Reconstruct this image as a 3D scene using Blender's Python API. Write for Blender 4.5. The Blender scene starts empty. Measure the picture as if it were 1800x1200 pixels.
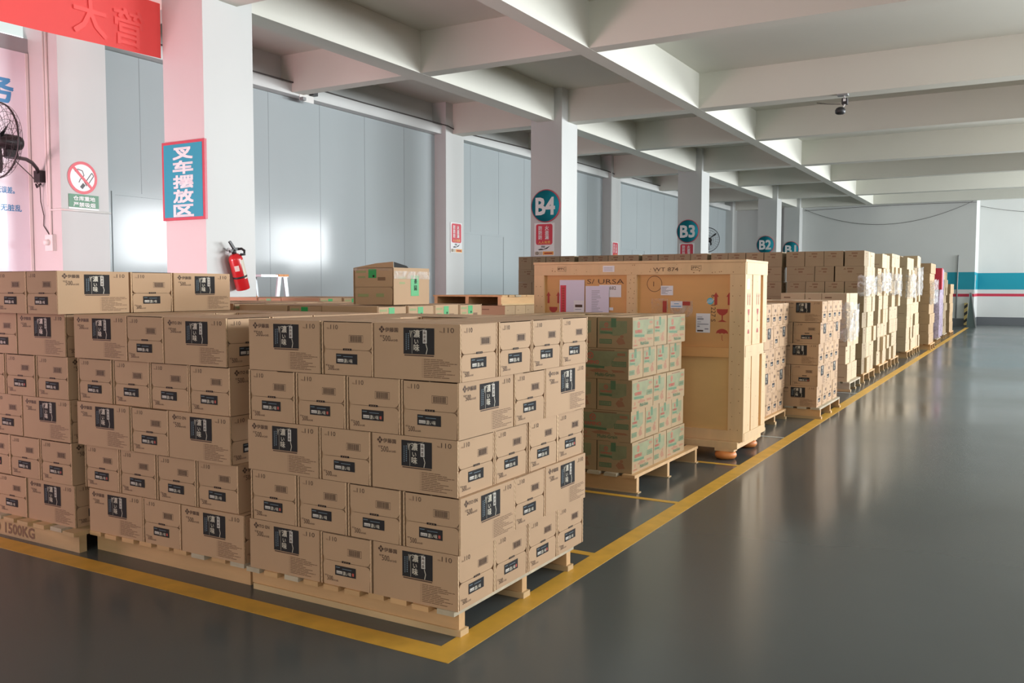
import bpy, math, random
from mathutils import Matrix, Vector
random.seed(7)
C = bpy.context.scene.collection
sc = bpy.context.scene
PI = math.pi

# ------------------------------------------------------------------ camera
YAW, PITCH, ROLL = 0.52713487, -0.05974803, 0.00175
cam_d = bpy.data.cameras.new('camera'); cam = bpy.data.objects.new('camera', cam_d); C.objects.link(cam)
fw = Vector((-math.sin(YAW)*math.cos(PITCH), math.cos(YAW)*math.cos(PITCH), math.sin(PITCH)))
r0 = fw.cross(Vector((0, 0, 1))).normalized(); u0 = r0.cross(fw)
rt = r0*math.cos(ROLL)+u0*math.sin(ROLL); up = -r0*math.sin(ROLL)+u0*math.cos(ROLL)
CX, CY, CZ = 1.7871, -2.6781, 1.3055
cam.matrix_world = Matrix(((rt.x, up.x, -fw.x, CX), (rt.y, up.y, -fw.y, CY), (rt.z, up.z, -fw.z, CZ), (0, 0, 0, 1)))
cam_d.sensor_width = 36; cam_d.lens = 1555.51/1800*36; cam_d.clip_start = 0.05; cam_d.clip_end = 200
sc.camera = cam

# ------------------------------------------------------------------ world, lights, exposure
w = bpy.data.worlds.new('daylight'); sc.world = w; w.use_nodes = True
bg = w.node_tree.nodes['Background']; bg.inputs[0].default_value = (0.86, 0.94, 1.0, 1); bg.inputs[1].default_value = 2.2

def area(name, loc, rot, sx, sy, energy, color, spread=PI):
    l = bpy.data.lights.new(name, 'AREA'); l.shape = 'RECTANGLE'; l.size = sx; l.size_y = sy
    l.energy = energy; l.color = color; l.spread = spread
    o = bpy.data.objects.new(name, l); C.objects.link(o); o.location = loc; o.rotation_euler = rot
    return o
RWX = 8.0                                        # the window wall on the aisle side
WIN_Y = [(-7.5, -2.5), (1.0, 5.6), (8.6, 13.4), (16.6, 21.4), (23.6, 27.4), (29.4, 33.4)]
for i, (a, b) in enumerate(WIN_Y):               # daylight coming in through the windows
    area('window_daylight', (RWX+0.12, (a+b)/2, 3.1), (0, PI/2, math.radians((31, 31, 31, 31, 12, -8)[i])), 2.0, b-a, (20, 225, 540, 660, 720, 450)[i]*(b-a)/4.8, (0.95, 0.98, 1.0), math.radians(112))
area('rear_fill', (1.5, -7.5, 2.0), (PI/2, 0, 0), 5.0, 3.0, 200, (1.0, 0.98, 0.94))  # added fill lamp behind the camera for the carton fronts; no gate built
area('pink_side_fill', (-7.2, -1.9, 0.95), (PI/2, 0, math.radians(-6)), 2.4, 1.5, 290, (1.0, 0.57, 0.62), math.radians(150))  # added unseen pink lamp, stands in for reddish light from the left; no gate

sc.view_settings.view_transform = 'Standard'; sc.view_settings.look = 'None'
sc.view_settings.gamma = 1; sc.view_settings.use_curve_mapping = False
sc.view_settings.exposure = 0.0
cy = getattr(sc, 'cycles', None)
if cy:
    cy.use_denoising = True; cy.max_bounces = 8; cy.diffuse_bounces = 5; cy.transparent_max_bounces = 12
    cy.sample_clamp_indirect = 6; cy.caustics_reflective = False; cy.caustics_refractive = False

# ------------------------------------------------------------------ materials
def srgb(r, g, b):
    f = lambda c: (c/255)/12.92 if c/255 <= 0.04045 else ((c/255+0.055)/1.055)**2.4
    return (f(r), f(g), f(b), 1)
MATS = {}
def mat(name, col, rough=0.6, metal=0.0, noise=None, vary=0.0, bump=0.0, coat=0.0, spec=0.5, rnoise=0.0):
    """noise = (scale xyz, amount): value mottling in object space; vary = random tint per object"""
    m = bpy.data.materials.new(name); m.use_nodes = True; nt = m.node_tree; N = nt.nodes; L = nt.links
    b = N['Principled BSDF']; b.inputs['Roughness'].default_value = rough; b.inputs['Metallic'].default_value = metal
    b.inputs['Coat Weight'].default_value = coat; b.inputs['Coat Roughness'].default_value = 0.08
    b.inputs['Specular IOR Level'].default_value = spec
    b.inputs['Base Color'].default_value = col
    if noise or vary:
        tc = N.new('ShaderNodeTexCoord'); mp = N.new('ShaderNodeMapping'); nz = N.new('ShaderNodeTexNoise')
        L.new(tc.outputs['Object'], mp.inputs[0]); L.new(mp.outputs[0], nz.inputs['Vector'])
        sx, amt = noise if noise else ((1, 1, 1), 0)
        mp.inputs['Scale'].default_value = sx; nz.inputs['Scale'].default_value = 1; nz.inputs['Detail'].default_value = 5
        oi = N.new('ShaderNodeObjectInfo')
        add = N.new('ShaderNodeVectorMath'); add.operation = 'MULTIPLY_ADD'
        L.new(oi.outputs['Random'], add.inputs[0]); add.inputs[1].default_value = (37, 53, 71); L.new(mp.outputs[0], add.inputs[2])
        L.new(add.outputs[0], nz.inputs['Vector'])
        mr = N.new('ShaderNodeMapRange'); L.new(nz.outputs[0], mr.inputs[0])
        mr.inputs[1].default_value = 0.3; mr.inputs[2].default_value = 0.7
        mr.inputs[3].default_value = 1-amt; mr.inputs[4].default_value = 1+amt
        mv = N.new('ShaderNodeMapRange'); L.new(oi.outputs['Random'], mv.inputs[0])
        mv.inputs[3].default_value = 1-vary; mv.inputs[4].default_value = 1+vary
        mu = N.new('ShaderNodeMath'); mu.operation = 'MULTIPLY'; L.new(mr.outputs[0], mu.inputs[0]); L.new(mv.outputs[0], mu.inputs[1])
        sc_ = N.new('ShaderNodeVectorMath'); sc_.operation = 'SCALE'; sc_.inputs[0].default_value = col[:3]
        L.new(mu.outputs[0], sc_.inputs['Scale']); L.new(sc_.outputs[0], b.inputs['Base Color'])
        if bump:
            bp = N.new('ShaderNodeBump'); bp.inputs['Strength'].default_value = bump; bp.inputs['Distance'].default_value = 0.01
            L.new(nz.outputs[0], bp.inputs['Height']); L.new(bp.outputs[0], b.inputs['Normal'])
        if rnoise:
            rr = N.new('ShaderNodeMapRange'); L.new(nz.outputs[0], rr.inputs[0])
            rr.inputs[1].default_value = 0.3; rr.inputs[2].default_value = 0.7
            rr.inputs[3].default_value = rough-rnoise; rr.inputs[4].default_value = rough+rnoise; L.new(rr.outputs[0], b.inputs['Roughness'])
    MATS[name] = m
    return m
M = MATS
mat('white_paint', srgb(204, 206, 204), 0.55, noise=((0.7, 0.7, 0.5), 0.03))
mat('ceiling_paint', srgb(216, 216, 206), 0.7, noise=((0.5, 0.5, 0.5), 0.03))
mat('panel', srgb(168, 176, 178), 0.13, noise=((0.6, 0.6, 0.15), 0.03), coat=0.0, spec=0.2)
mat('panel_seam', srgb(120, 128, 130), 0.4)
mat('floor_epoxy', srgb(80, 85, 84), 0.2, noise=((0.45, 0.45, 0.45), 0.10), spec=0.3, rnoise=0.06, bump=0.02)
mat('yellow_paint', srgb(208, 160, 60), 0.45, noise=((9, 9, 9), 0.12))
mat('grey_paint_line', srgb(172, 176, 172), 0.4, noise=((9, 9, 9), 0.12))
mat('teal_band', srgb(10, 140, 160), 0.5)
mat('red_band', srgb(190, 45, 70), 0.5)
mat('base_grey', srgb(95, 98, 102), 0.5)
mat('card', srgb(190, 156, 122), 0.75, noise=((3, 3, 3), 0.03), vary=0.035)
mat('card_edge', srgb(214, 180, 142), 0.8, noise=((60, 60, 160), 0.12))
mat('card_dark', srgb(160, 128, 94), 0.8)
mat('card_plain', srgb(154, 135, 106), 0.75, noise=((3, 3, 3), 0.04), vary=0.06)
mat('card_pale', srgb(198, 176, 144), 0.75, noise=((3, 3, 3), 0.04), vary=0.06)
mat('card_tan', srgb(176, 148, 114), 0.75, noise=((3, 3, 3), 0.04), vary=0.04)
mat('card_drink', srgb(166, 140, 104), 0.75, noise=((3, 3, 3), 0.04), vary=0.04)
mat('card_green', srgb(184, 152, 118), 0.75, noise=((3, 3, 3), 0.04), vary=0.04)
mat('ink', srgb(82, 60, 46), 0.7)
mat('ink_soft', srgb(128, 98, 72), 0.7)
mat('label_black', srgb(52, 50, 50), 0.85, spec=0.2)
mat('label_white', srgb(222, 216, 206), 0.7)
mat('label_cream', srgb(205, 196, 178), 0.5)
mat('label_blue', srgb(112, 128, 138), 0.8)
mat('label_red', srgb(186, 84, 70), 0.7)
mat('slot_black', srgb(22, 18, 16), 0.8)
mat('green_print', srgb(136, 138, 102), 0.7, noise=((14, 14, 14), 0.12))
mat('green_text', srgb(88, 120, 86), 0.7)
mat('green_faint', srgb(150, 158, 108), 0.7)
mat('red_print', srgb(196, 92, 76), 0.7)
mat('brown_print', srgb(160, 112, 82), 0.7)
mat('green_label', srgb(38, 160, 85), 0.5)
mat('wood', srgb(208, 168, 120), 0.65, noise=((2.5, 14, 14), 0.10), vary=0.07)
mat('wood_old', srgb(198, 168, 124), 0.7, noise=((2.5, 12, 12), 0.16), vary=0.10)
mat('wood_grey', srgb(186, 174, 150), 0.75, noise=((6, 12, 12), 0.2), vary=0.1)
mat('crate_pine', srgb(224, 190, 144), 0.6, noise=((10, 10, 1.6), 0.07), vary=0.04)
mat('crate_ply_low', srgb(222, 182, 120), 0.6, noise=((2, 2, 6), 0.06), vary=0.03)
mat('crate_ply', srgb(220, 166, 104), 0.6, noise=((2, 2, 6), 0.06), vary=0.03)
mat('knot', srgb(140, 90, 50), 0.7)
mat('paper', srgb(232, 230, 234), 0.5)
mat('paper_lilac', srgb(222, 216, 234), 0.5)
mat('paper_print', srgb(150, 150, 160), 0.5)
mat('red_mark', srgb(176, 62, 48), 0.6)
mat('pen', srgb(92, 66, 44), 0.6)
mat('cyan_sticker', srgb(70, 180, 205), 0.5)
mat('orange_foot', srgb(222, 138, 72), 0.5)
mat('sign_teal', srgb(20, 122, 136), 0.8, spec=0.2)
mat('sign_cyan', srgb(36, 158, 182), 0.6)
mat('sign_white', srgb(236, 236, 236), 0.4)
mat('sign_red', srgb(214, 52, 72), 0.4)
mat('sign_rim', srgb(190, 72, 88), 0.4)
mat('sign_green', srgb(40, 120, 78), 0.4)
mat('sign_yellow', srgb(240, 190, 90), 0.4)
mat('sign_orange', srgb(240, 170, 80), 0.4)
mat('sign_blue', srgb(70, 150, 205), 0.4)
mat('black_metal', srgb(48, 44, 46), 0.4, metal=0.2)
mat('dark_plastic', srgb(40, 40, 42), 0.45)
mat('cable', srgb(70, 66, 64), 0.6)
mat('steel', srgb(190, 195, 200), 0.3, metal=0.8)
mat('alu', srgb(222, 228, 232), 0.35, metal=0.35)
mat('orange_plastic', srgb(226, 150, 80), 0.5)
mat('ext_red', srgb(200, 34, 40), 0.3, coat=0.4)
mat('white_plastic', srgb(228, 226, 222), 0.4)
mat('dark_green', srgb(46, 64, 60), 0.4)
mat('grey_metal', srgb(140, 142, 142), 0.5)
mat('hazard_yellow', srgb(214, 190, 120), 0.5)
mat('poster', srgb(243, 240, 250), 0.3, coat=0.3)
mat('banner_text', srgb(242, 84, 80), 0.6)
def film(name, col, alpha, rough=0.25):
    m = bpy.data.materials.new(name); m.use_nodes = True; nt = m.node_tree; N = nt.nodes; L = nt.links
    b = N['Principled BSDF']; out = N['Material Output']; b.inputs['Base Color'].default_value = col
    b.inputs['Roughness'].default_value = rough
    tr = N.new('ShaderNodeBsdfTransparent'); mx = N.new('ShaderNodeMixShader')
    tc = N.new('ShaderNodeTexCoord'); nz = N.new('ShaderNodeTexNoise'); nz.inputs['Scale'].default_value = 9; nz.inputs['Detail'].default_value = 6
    nz.inputs['Distortion'].default_value = 1.5
    L.new(tc.outputs['Object'], nz.inputs['Vector'])
    mr = N.new('ShaderNodeMapRange'); L.new(nz.outputs[0], mr.inputs[0])
    mr.inputs[1].default_value = 0.35; mr.inputs[2].default_value = 0.65; mr.inputs[3].default_value = alpha-0.25; mr.inputs[4].default_value = alpha+0.25
    L.new(mr.outputs[0], mx.inputs[0]); L.new(tr.outputs[0], mx.inputs[1]); L.new(b.outputs[0], mx.inputs[2]); L.new(mx.outputs[0], out.inputs[0])
    bp = N.new('ShaderNodeBump'); bp.inputs['Strength'].default_value = 0.6; L.new(nz.outputs[0], bp.inputs['Height']); L.new(bp.outputs[0], b.inputs['Normal'])
    MATS[name] = m
film('stretch_film', srgb(228, 228, 228), 0.36)
film('lilac_film', srgb(196, 180, 204), 0.75)
film('clear_film', srgb(225, 212, 198), 0.32, 0.15)
def cloth_red():
    m = bpy.data.materials.new('banner_red'); m.use_nodes = True; N = m.node_tree.nodes; L = m.node_tree.links
    b = N['Principled BSDF']; b.inputs['Base Color'].default_value = srgb(246, 96, 92); b.inputs['Roughness'].default_value = 0.6
    t = N.new('ShaderNodeBsdfTranslucent'); t.inputs[0].default_value = srgb(248, 90, 86)
    mx = N.new('ShaderNodeMixShader'); mx.inputs[0].default_value = 0.5
    L.new(b.outputs[0], mx.inputs[1]); L.new(t.outputs[0], mx.inputs[2]); L.new(mx.outputs[0], N['Material Output'].inputs[0])
    MATS['banner_red'] = m
cloth_red()

# ------------------------------------------------------------------ mesh helpers
_TXT = {}
def text_poly(s):
    k = s
    if k not in _TXT:
        cu = bpy.data.curves.new('t', 'FONT'); cu.body = s; cu.size = 1.0; cu.fill_mode = 'BOTH'; cu.resolution_u = 2
        o = bpy.data.objects.new('t', cu); C.objects.link(o)
        dg = bpy.context.evaluated_depsgraph_get(); ev = o.evaluated_get(dg); me = ev.to_mesh()
        v = [(p.co.x, p.co.y) for p in me.vertices]; f = [tuple(p.vertices) for p in me.polygons]
        ev.to_mesh_clear(); bpy.data.objects.remove(o); bpy.data.curves.remove(cu)
        _TXT[k] = (v, f)
    return _TXT[k]

class MB:
    """collects shapes, builds ONE mesh"""
    def __init__(self): self.v = []; self.f = []; self.mi = []; self.mats = []; self.T = Matrix(); self.smooth = set()
    def _m(self, m):
        if m not in self.mats: self.mats.append(m)
        return self.mats.index(m)
    def raw(self, vs, fs, m, smooth=False):
        o = len(self.v); k = self._m(m)
        self.v += [self.T @ Vector(p) for p in vs]
        for f in fs:
            if smooth: self.smooth.add(len(self.f))
            self.f.append(tuple(i+o for i in f)); self.mi.append(k)
        return self
    def box(self, x0, x1, y0, y1, z0, z1, m):
        vs = [(x, y, z) for z in (z0, z1) for y in (y0, y1) for x in (x0, x1)]
        return self.raw(vs, [(0, 2, 3, 1), (4, 5, 7, 6), (0, 1, 5, 4), (2, 6, 7, 3), (0, 4, 6, 2), (1, 3, 7, 5)], m)
    def prism(self, pts, axis, a, b, m):
        """pts 2-D polygon; axis x: (y,z), y: (x,z), z: (x,y)"""
        def P(p, t): return {'x': (t, p[0], p[1]), 'y': (p[0], t, p[1]), 'z': (p[0], p[1], t)}[axis]
        n = len(pts); vs = [P(p, a) for p in pts]+[P(p, b) for p in pts]
        fs = [tuple(range(n)), tuple(range(2*n-1, n-1, -1))]+[(i, i+n, (i+1) % n+n, (i+1) % n) for i in range(n)]
        return self.raw(vs, fs, m)
    def poly(self, pts3, m): return self.raw(pts3, [tuple(range(len(pts3)))], m)
    def lathe(self, prof, m, n=20, center=(0, 0, 0), axis='z', smooth=True):
        vs = []; fs = []; cx, cy_, cz = center
        for r, h in prof:
            for i in range(n):
                a = 2*PI*i/n; c, s = r*math.cos(a), r*math.sin(a)
                p = {'z': (c, s, h), 'y': (c, h, s), 'x': (h, c, s)}[axis]
                vs.append((p[0]+cx, p[1]+cy_, p[2]+cz))
        for k in range(len(prof)-1):
            for i in range(n): fs.append((k*n+i, k*n+(i+1) % n, (k+1)*n+(i+1) % n, (k+1)*n+i))
        fs.append(tuple(range(n-1, -1, -1))); fs.append(tuple((len(prof)-1)*n+i for i in range(n)))
        return self.raw(vs, fs, m, smooth)
    def tube(self, path, r, m, n=8, closed=False):
        P = [Vector(p) for p in path]; vs = []; fs = []; k = len(P)
        up_ = Vector((0.13, 0.27, 0.95))
        for i, p in enumerate(P):
            if closed: t = P[(i+1) % k]-P[i-1]
            else: t = P[min(i+1, k-1)]-P[max(i-1, 0)]
            t.normalize(); a = t.cross(up_)
            if a.length < 1e-3: a = t.cross(Vector((1, 0, 0)))
            a.normalize(); b = t.cross(a)
            rr = r[i] if isinstance(r, (list, tuple)) else r
            vs += [tuple(p+a*rr*math.cos(2*PI*j/n)+b*rr*math.sin(2*PI*j/n)) for j in range(n)]
        for i in range(k if closed else k-1):
            for j in range(n):
                i2 = (i+1) % k
                fs.append((i*n+j, i*n+(j+1) % n, i2*n+(j+1) % n, i2*n+j))
        if not closed: fs.append(tuple(range(n-1, -1, -1))); fs.append(tuple((k-1)*n+j for j in range(n)))
        return self.raw(vs, fs, m, True)
    # --- flat prints: F maps (u right, v up, w out) to local 3-D
    def rect(self, F, u0, u1, v0, v1, m, w=0.0006): return self.poly([F(u0, v0, w), F(u1, v0, w), F(u1, v1, w), F(u0, v1, w)], m)
    def shape(self, F, pts, m, w=0.0006): return self.poly([F(u, v, w) for u, v in pts], m)
    def disc(self, F, u, v, ru, rv, m, w=0.0006, n=20): return self.poly([F(u+ru*math.cos(2*PI*i/n), v+rv*math.sin(2*PI*i/n), w) for i in range(n)], m)
    def ring(self, F, u, v, r1, r2, m, w=0.0006, n=32):
        vs = []
        for i in range(n):
            a = 2*PI*i/n
            vs += [F(u+r1*math.cos(a), v+r1*math.sin(a), w), F(u+r2*math.cos(a), v+r2*math.sin(a), w)]
        return self.raw(vs, [(2*i, 2*i+1, (2*i+3) % (2*n), (2*i+2) % (2*n)) for i in range(n)], m)
    def text(self, F, s, u, v, size, m, w=0.0009, bold=0.0, width=None, mirror=False, rot=0):
        """lower-left at (u, v); width stretches the line to that width; bold overprints the strokes"""
        vs, fs = text_poly(s)
        if not vs: return self
        x0 = min(p[0] for p in vs); x1 = max(p[0] for p in vs)
        kx = size if width is None else width/max(x1-x0, 1e-6)
        d = bold*size*.6
        for k, (du, dv) in enumerate([(0, 0)] if not bold else [(-d, -d), (d, -d), (-d, d), (d, d)]):
            out = []
            for px, py in vs:
                a = (x1-px if mirror else px-x0)*kx+du; b = py*size+dv
                if rot: a, b = a*math.cos(rot)-b*math.sin(rot), a*math.sin(rot)+b*math.cos(rot)
                out.append(F(u+a, v+b, w+k*.00004))
            self.raw(out, fs, m)
        return self
    def line(self, F, pts, wd, m, w=0.0008):
        for (a, b), (c, d) in zip(pts, pts[1:]):
            l = math.hypot(c-a, d-b)
            if l < 1e-6: continue
            nx, ny = -(d-b)/l*wd/2, (c-a)/l*wd/2
            self.poly([F(a+nx, b+ny, w), F(c+nx, d+ny, w), F(c-nx, d-ny, w), F(a-nx, b-ny, w)], m)
        return self
    def mesh(self, name):
        me = bpy.data.meshes.new(name); me.from_pydata([tuple(p) for p in self.v], [], self.f)
        for m in self.mats: me.materials.append(MATS[m])
        for i, p in enumerate(me.polygons): p.material_index = self.mi[i]; p.use_smooth = i in self.smooth
        me.update(); return me
    def build(self, name, parent=None, loc=None, **tags):
        return link(name, self.mesh(name), parent, loc, **tags)
def link(name, data, parent=None, loc=None, **tags):
    o = bpy.data.objects.new(name, data); C.objects.link(o)
    if parent is not None: o.parent = parent
    if loc is not None: o.location = loc
    for k, v in tags.items():
        if v is not None: o[k] = v
    return o
def thing(name, label, category, loc=(0, 0, 0), rz=0, group=None):
    o = link(name, None, None, loc, label=label, category=category, group=group); o.rotation_euler = (0, 0, rz); o.empty_display_size = 0.1
    return o
def struct(name, mb): return mb.build(name, kind='structure')
def face(o, ax_u, ax_v, n):
    o, ax_u, ax_v, n = map(Vector, (o, ax_u, ax_v, n))
    return lambda u, v, w: o+ax_u*u+ax_v*v+n*w

# ------------------------------------------------------------------ the room
ZB, ZS = 4.366, 4.95          # underside of beams, of the slab
WX, PX = -8.45, -8.18         # panel plane, front of the wall pilasters
COLX0, COLX1 = -6.27, -5.63
GRID = [3.85, 11.85, 19.85, 27.85]
CW = 0.64
struct('floor', MB().box(-11, 10, -28, 36, -0.1, 0, 'floor_epoxy'))
struct('ceiling', MB().box(-11, 10, -28, 36, ZS, ZS+0.15, 'ceiling_paint'))
for i, y in enumerate(GRID):
    struct('column', MB().box(*((-6.40, -5.77) if i == 0 else (COLX0, COLX1)), y, y+(0.69 if i == 0 else CW), 0, ZS, 'white_paint'))
    struct('pillar', MB().box(-8.95 if i == 0 else WX-0.3, -8.28 if i == 0 else PX, y, y+CW, 0, ZS, 'white_paint'))
for y in (-4.15,): struct('column', MB().box(COLX0, COLX1, y, y+CW, 0, ZS, 'white_paint'))
struct('pillar', MB().box(COLX0+0.02, COLX1-0.05, 31.5, 32, 0, ZS, 'white_paint'))
struct('pillar', MB().box(WX-0.3, PX, 31.4, 32, 0, ZS, 'white_paint'))
# beams across the hall and along it
for y, wd in [(-20.0, .34), (-12.0, .34), (-8.0, .24), (-4.0, .34), (-.25, .24), (3.98, .34), (7.74, .24), (12.1, .34), (15.75, .24), (20.0, .34), (23.75, .24), (28.0, .34), (31.75, .24)]:
    struct('ceiling_beam', MB().box(-8.7, 9, y, y+wd, ZB, ZS+0.02, 'ceiling_paint'))
for x0, x1 in [(-6.12, -5.79), (-3.38, -3.15)]:
    struct('ceiling_beam', MB().box(x0, x1, -27.9, 32.2, ZB-0.001, ZS+0.01, 'ceiling_paint'))
# wall of glossy sandwich panels
wl = MB(); wl.box(WX-0.3, WX, 4.0, 32.4, 0, 4.33, 'panel'); wl.box(-9.2, -8.86, -28, 4.0, 0, 4.33, 'panel')
y = 5.1
while y < 32: wl.box(WX-0.01, WX+0.0015, y, y+0.008, 0, 4.33, 'panel_seam'); y += 1.15
struct('wall_left', wl)
wt = MB(); wt.box(WX-0.3, WX-0.05, -28, 32.4, 4.5, ZS, 'white_paint')
struct('wall_upper', wt)
segs = [-11.5]+[v for g in [-4.15]+GRID for v in (g, g+CW)]+[31.4]
for i in range(4, len(segs)-1, 2): struct('trim_%d' % (i//2+1), MB().box(WX-0.25, -8.27, segs[i], segs[i+1], 4.335, 4.5, 'white_paint'))
# flush doors in the panel wall
def panel_door(n, y0, y1, zt):
    d = MB()
    d.box(WX, WX+0.012, y0, y0+0.045, 0, zt, 'panel').box(WX, WX+0.012, y1-0.045, y1, 0, zt, 'panel').box(WX, WX+0.012, y0+0.045, y1-0.045, zt-0.045, zt, 'panel')
    d.box(WX+0.001, WX+0.005, y0+0.05, y1-0.05, 0.01, zt-0.05, 'panel')
    d.box(WX, WX+0.008, (y0+y1)/2-0.006, (y0+y1)/2+0.006, 0, zt-0.05, 'panel_seam')
    struct('door_%d' % n, d)
panel_door(1, 4.65, 6.6, 2.55); panel_door(2, 12.6, 14.55, 2.5); panel_door(3, 21.0, 23.0, 2.5)
def banded(mb, x0, x1, y0, y1):
    """far wall: grey plinth, red stripe, teal band"""
    z = [(0, .29, 'base_grey'), (.29, 1.05, 'white_paint'), (1.05, 1.15, 'red_band'), (1.15, 1.3, 'white_paint'), (1.3, 1.905, 'teal_band'), (1.905, ZS, 'white_paint')]
    for a, b, m in z: mb.box(x0, x1, y0, y1, a, b, m)
b = MB(); banded(b, -8.7, 0.17, 32.0, 32.3); struct('wall_far', b)
b = MB(); banded(b, -0.05, 0.17, 32.3, 34.6); struct('wall_return', b)
b = MB(); banded(b, 0.17, 9, 34.3, 34.6); struct('wall_recess', b)
struct('wall_back', MB().box(-11, 10, -28, -27.7, 0, ZS, 'white_paint'))
b = MB(); ys = [-28]+[v for p in WIN_Y for v in p]+[34.6]
for i in range(0, len(ys), 2): b.box(RWX, RWX+0.25, ys[i], ys[i+1], 0, ZS, 'white_paint')
for a, c in WIN_Y: b.box(RWX, RWX+0.25, a, c, 0, 2.05, 'white_paint'); b.box(RWX, RWX+0.25, a, c, 4.1, ZS, 'white_paint')
struct('wall_right', b)
# painted floor lines
b = MB(); T = 0.0015
b.prism([(0.08, -0.185), (0.08, 31.2), (-0.025, 31.2), (-0.025, -0.075), (-9, -0.075), (-9, -0.185)], 'z', 0, T, 'yellow_paint')
struct('floor_marking_line', b)
for yy in (2.42, 3.74): struct('floor_marking_line', MB().box(-6, -0.025, yy, yy+0.05, 0, T, 'yellow_paint'))
for yy in (1.2, ): struct('floor_marking_line', MB().box(-0.6, -0.025, yy, yy+0.05, 0, T, 'yellow_paint'))
for yy in (5.17, 9.02): struct('floor_marking_line', MB().box(-3, -0.025, yy, yy+0.04, 0, T, 'grey_paint_line'))

# ------------------------------------------------------------------ cartons
def body_box(L, S, H, m='card', edge=True):
    """carton body: side panels with raw corrugated edges, recessed end, top flaps meeting in a seam"""
    b = MB(); x0, x1, y0, y1 = -L/2, L/2, -S/2, S/2
    e = 0.004
    pts = [(x0, y0), (x1, y0)]
    pts += [(x1, y0+e), (x1-.010, y0+e), (x1-.010, y1-e), (x1, y1-e)] if edge else []
    pts += [(x1, y1), (x0, y1)]
    b.prism(pts, 'z', 0, H-0.003, m)
    b.box(x0, x1, y0, -0.002, H-0.003, H, m).box(x0, x1, 0.002, y1, H-0.003, H, m)
    return b
def edge_strip(L, S, H, s):
    b = MB()
    for s in (s,):
        n = 22; xs = [L/2+0.0006*((i % 2)*2-1)+0.0012 for i in range(n+1)]
        ya, yb = s*(S/2-0.0065), s*(S/2-0.0005+0.0006)
        vs = [(x, yy, H*i/n) for i, x in enumerate(xs) for yy in (ya, yb)]
        b.raw(vs, [(2*i, 2*i+1, 2*i+3, 2*i+2) for i in range(n)], 'card_edge')
    return b
def flap_pts(S, z0, z1, r, top):
    """end flap outline in (y, z): two rounded corners on the seam side"""
    a, c = -S/2+0.010, S/2-0.007
    if top:   # upper flap, rounded below
        p = [(a, z1), (c, z1)]+[(c-r+r*math.cos(t), z0+r+r*math.sin(t)) for t in [-PI/12*k for k in range(0, 7)]]
        p += [(a+r-r*math.sin(t), z0+r-r*math.cos(t)) for t in [PI/12*k for k in range(0, 7)]]
    else:
        p = [(a+0.004, z0), (c-0.004, z0)]+[(c-r+r*math.cos(t), z1-r+r*math.sin(t)) for t in [PI/12*k for k in range(0, 7)]]
        p += [(a+r-r*math.sin(t), z1-r+r*math.cos(t)) for t in [PI/12*k for k in range(0, 7)]]
    return p
def sideF(L, S, s):   # long side: s=-1 faces -y, s=+1 faces +y ; u measured from its left end
    return face((-L/2, -S/2, 0), (1, 0, 0), (0, 0, 1), (0, -1, 0)) if s < 0 else face((L/2, S/2, 0), (-1, 0, 0), (0, 0, 1), (0, 1, 0))
def endF(L, S, w=0.0): return face((L/2+w, -S/2, 0), (0, 1, 0), (0, 0, 1), (1, 0, 0))
def dashes(b, F, u0, v0, wmax, n, dv, h, m, rnd):
    for i in range(n):
        v = v0-i*dv; u = u0; end = u0+wmax*rnd.uniform(0.45, 1.0)
        b.rect(F, u-0.007, u-0.005, v, v+h, m)
        while u < end-0.004:
            l = rnd.uniform(0.012, 0.045); l = min(l, end-u); b.rect(F, u, u+l, v, v+h, m); u += l+0.0025

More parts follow.
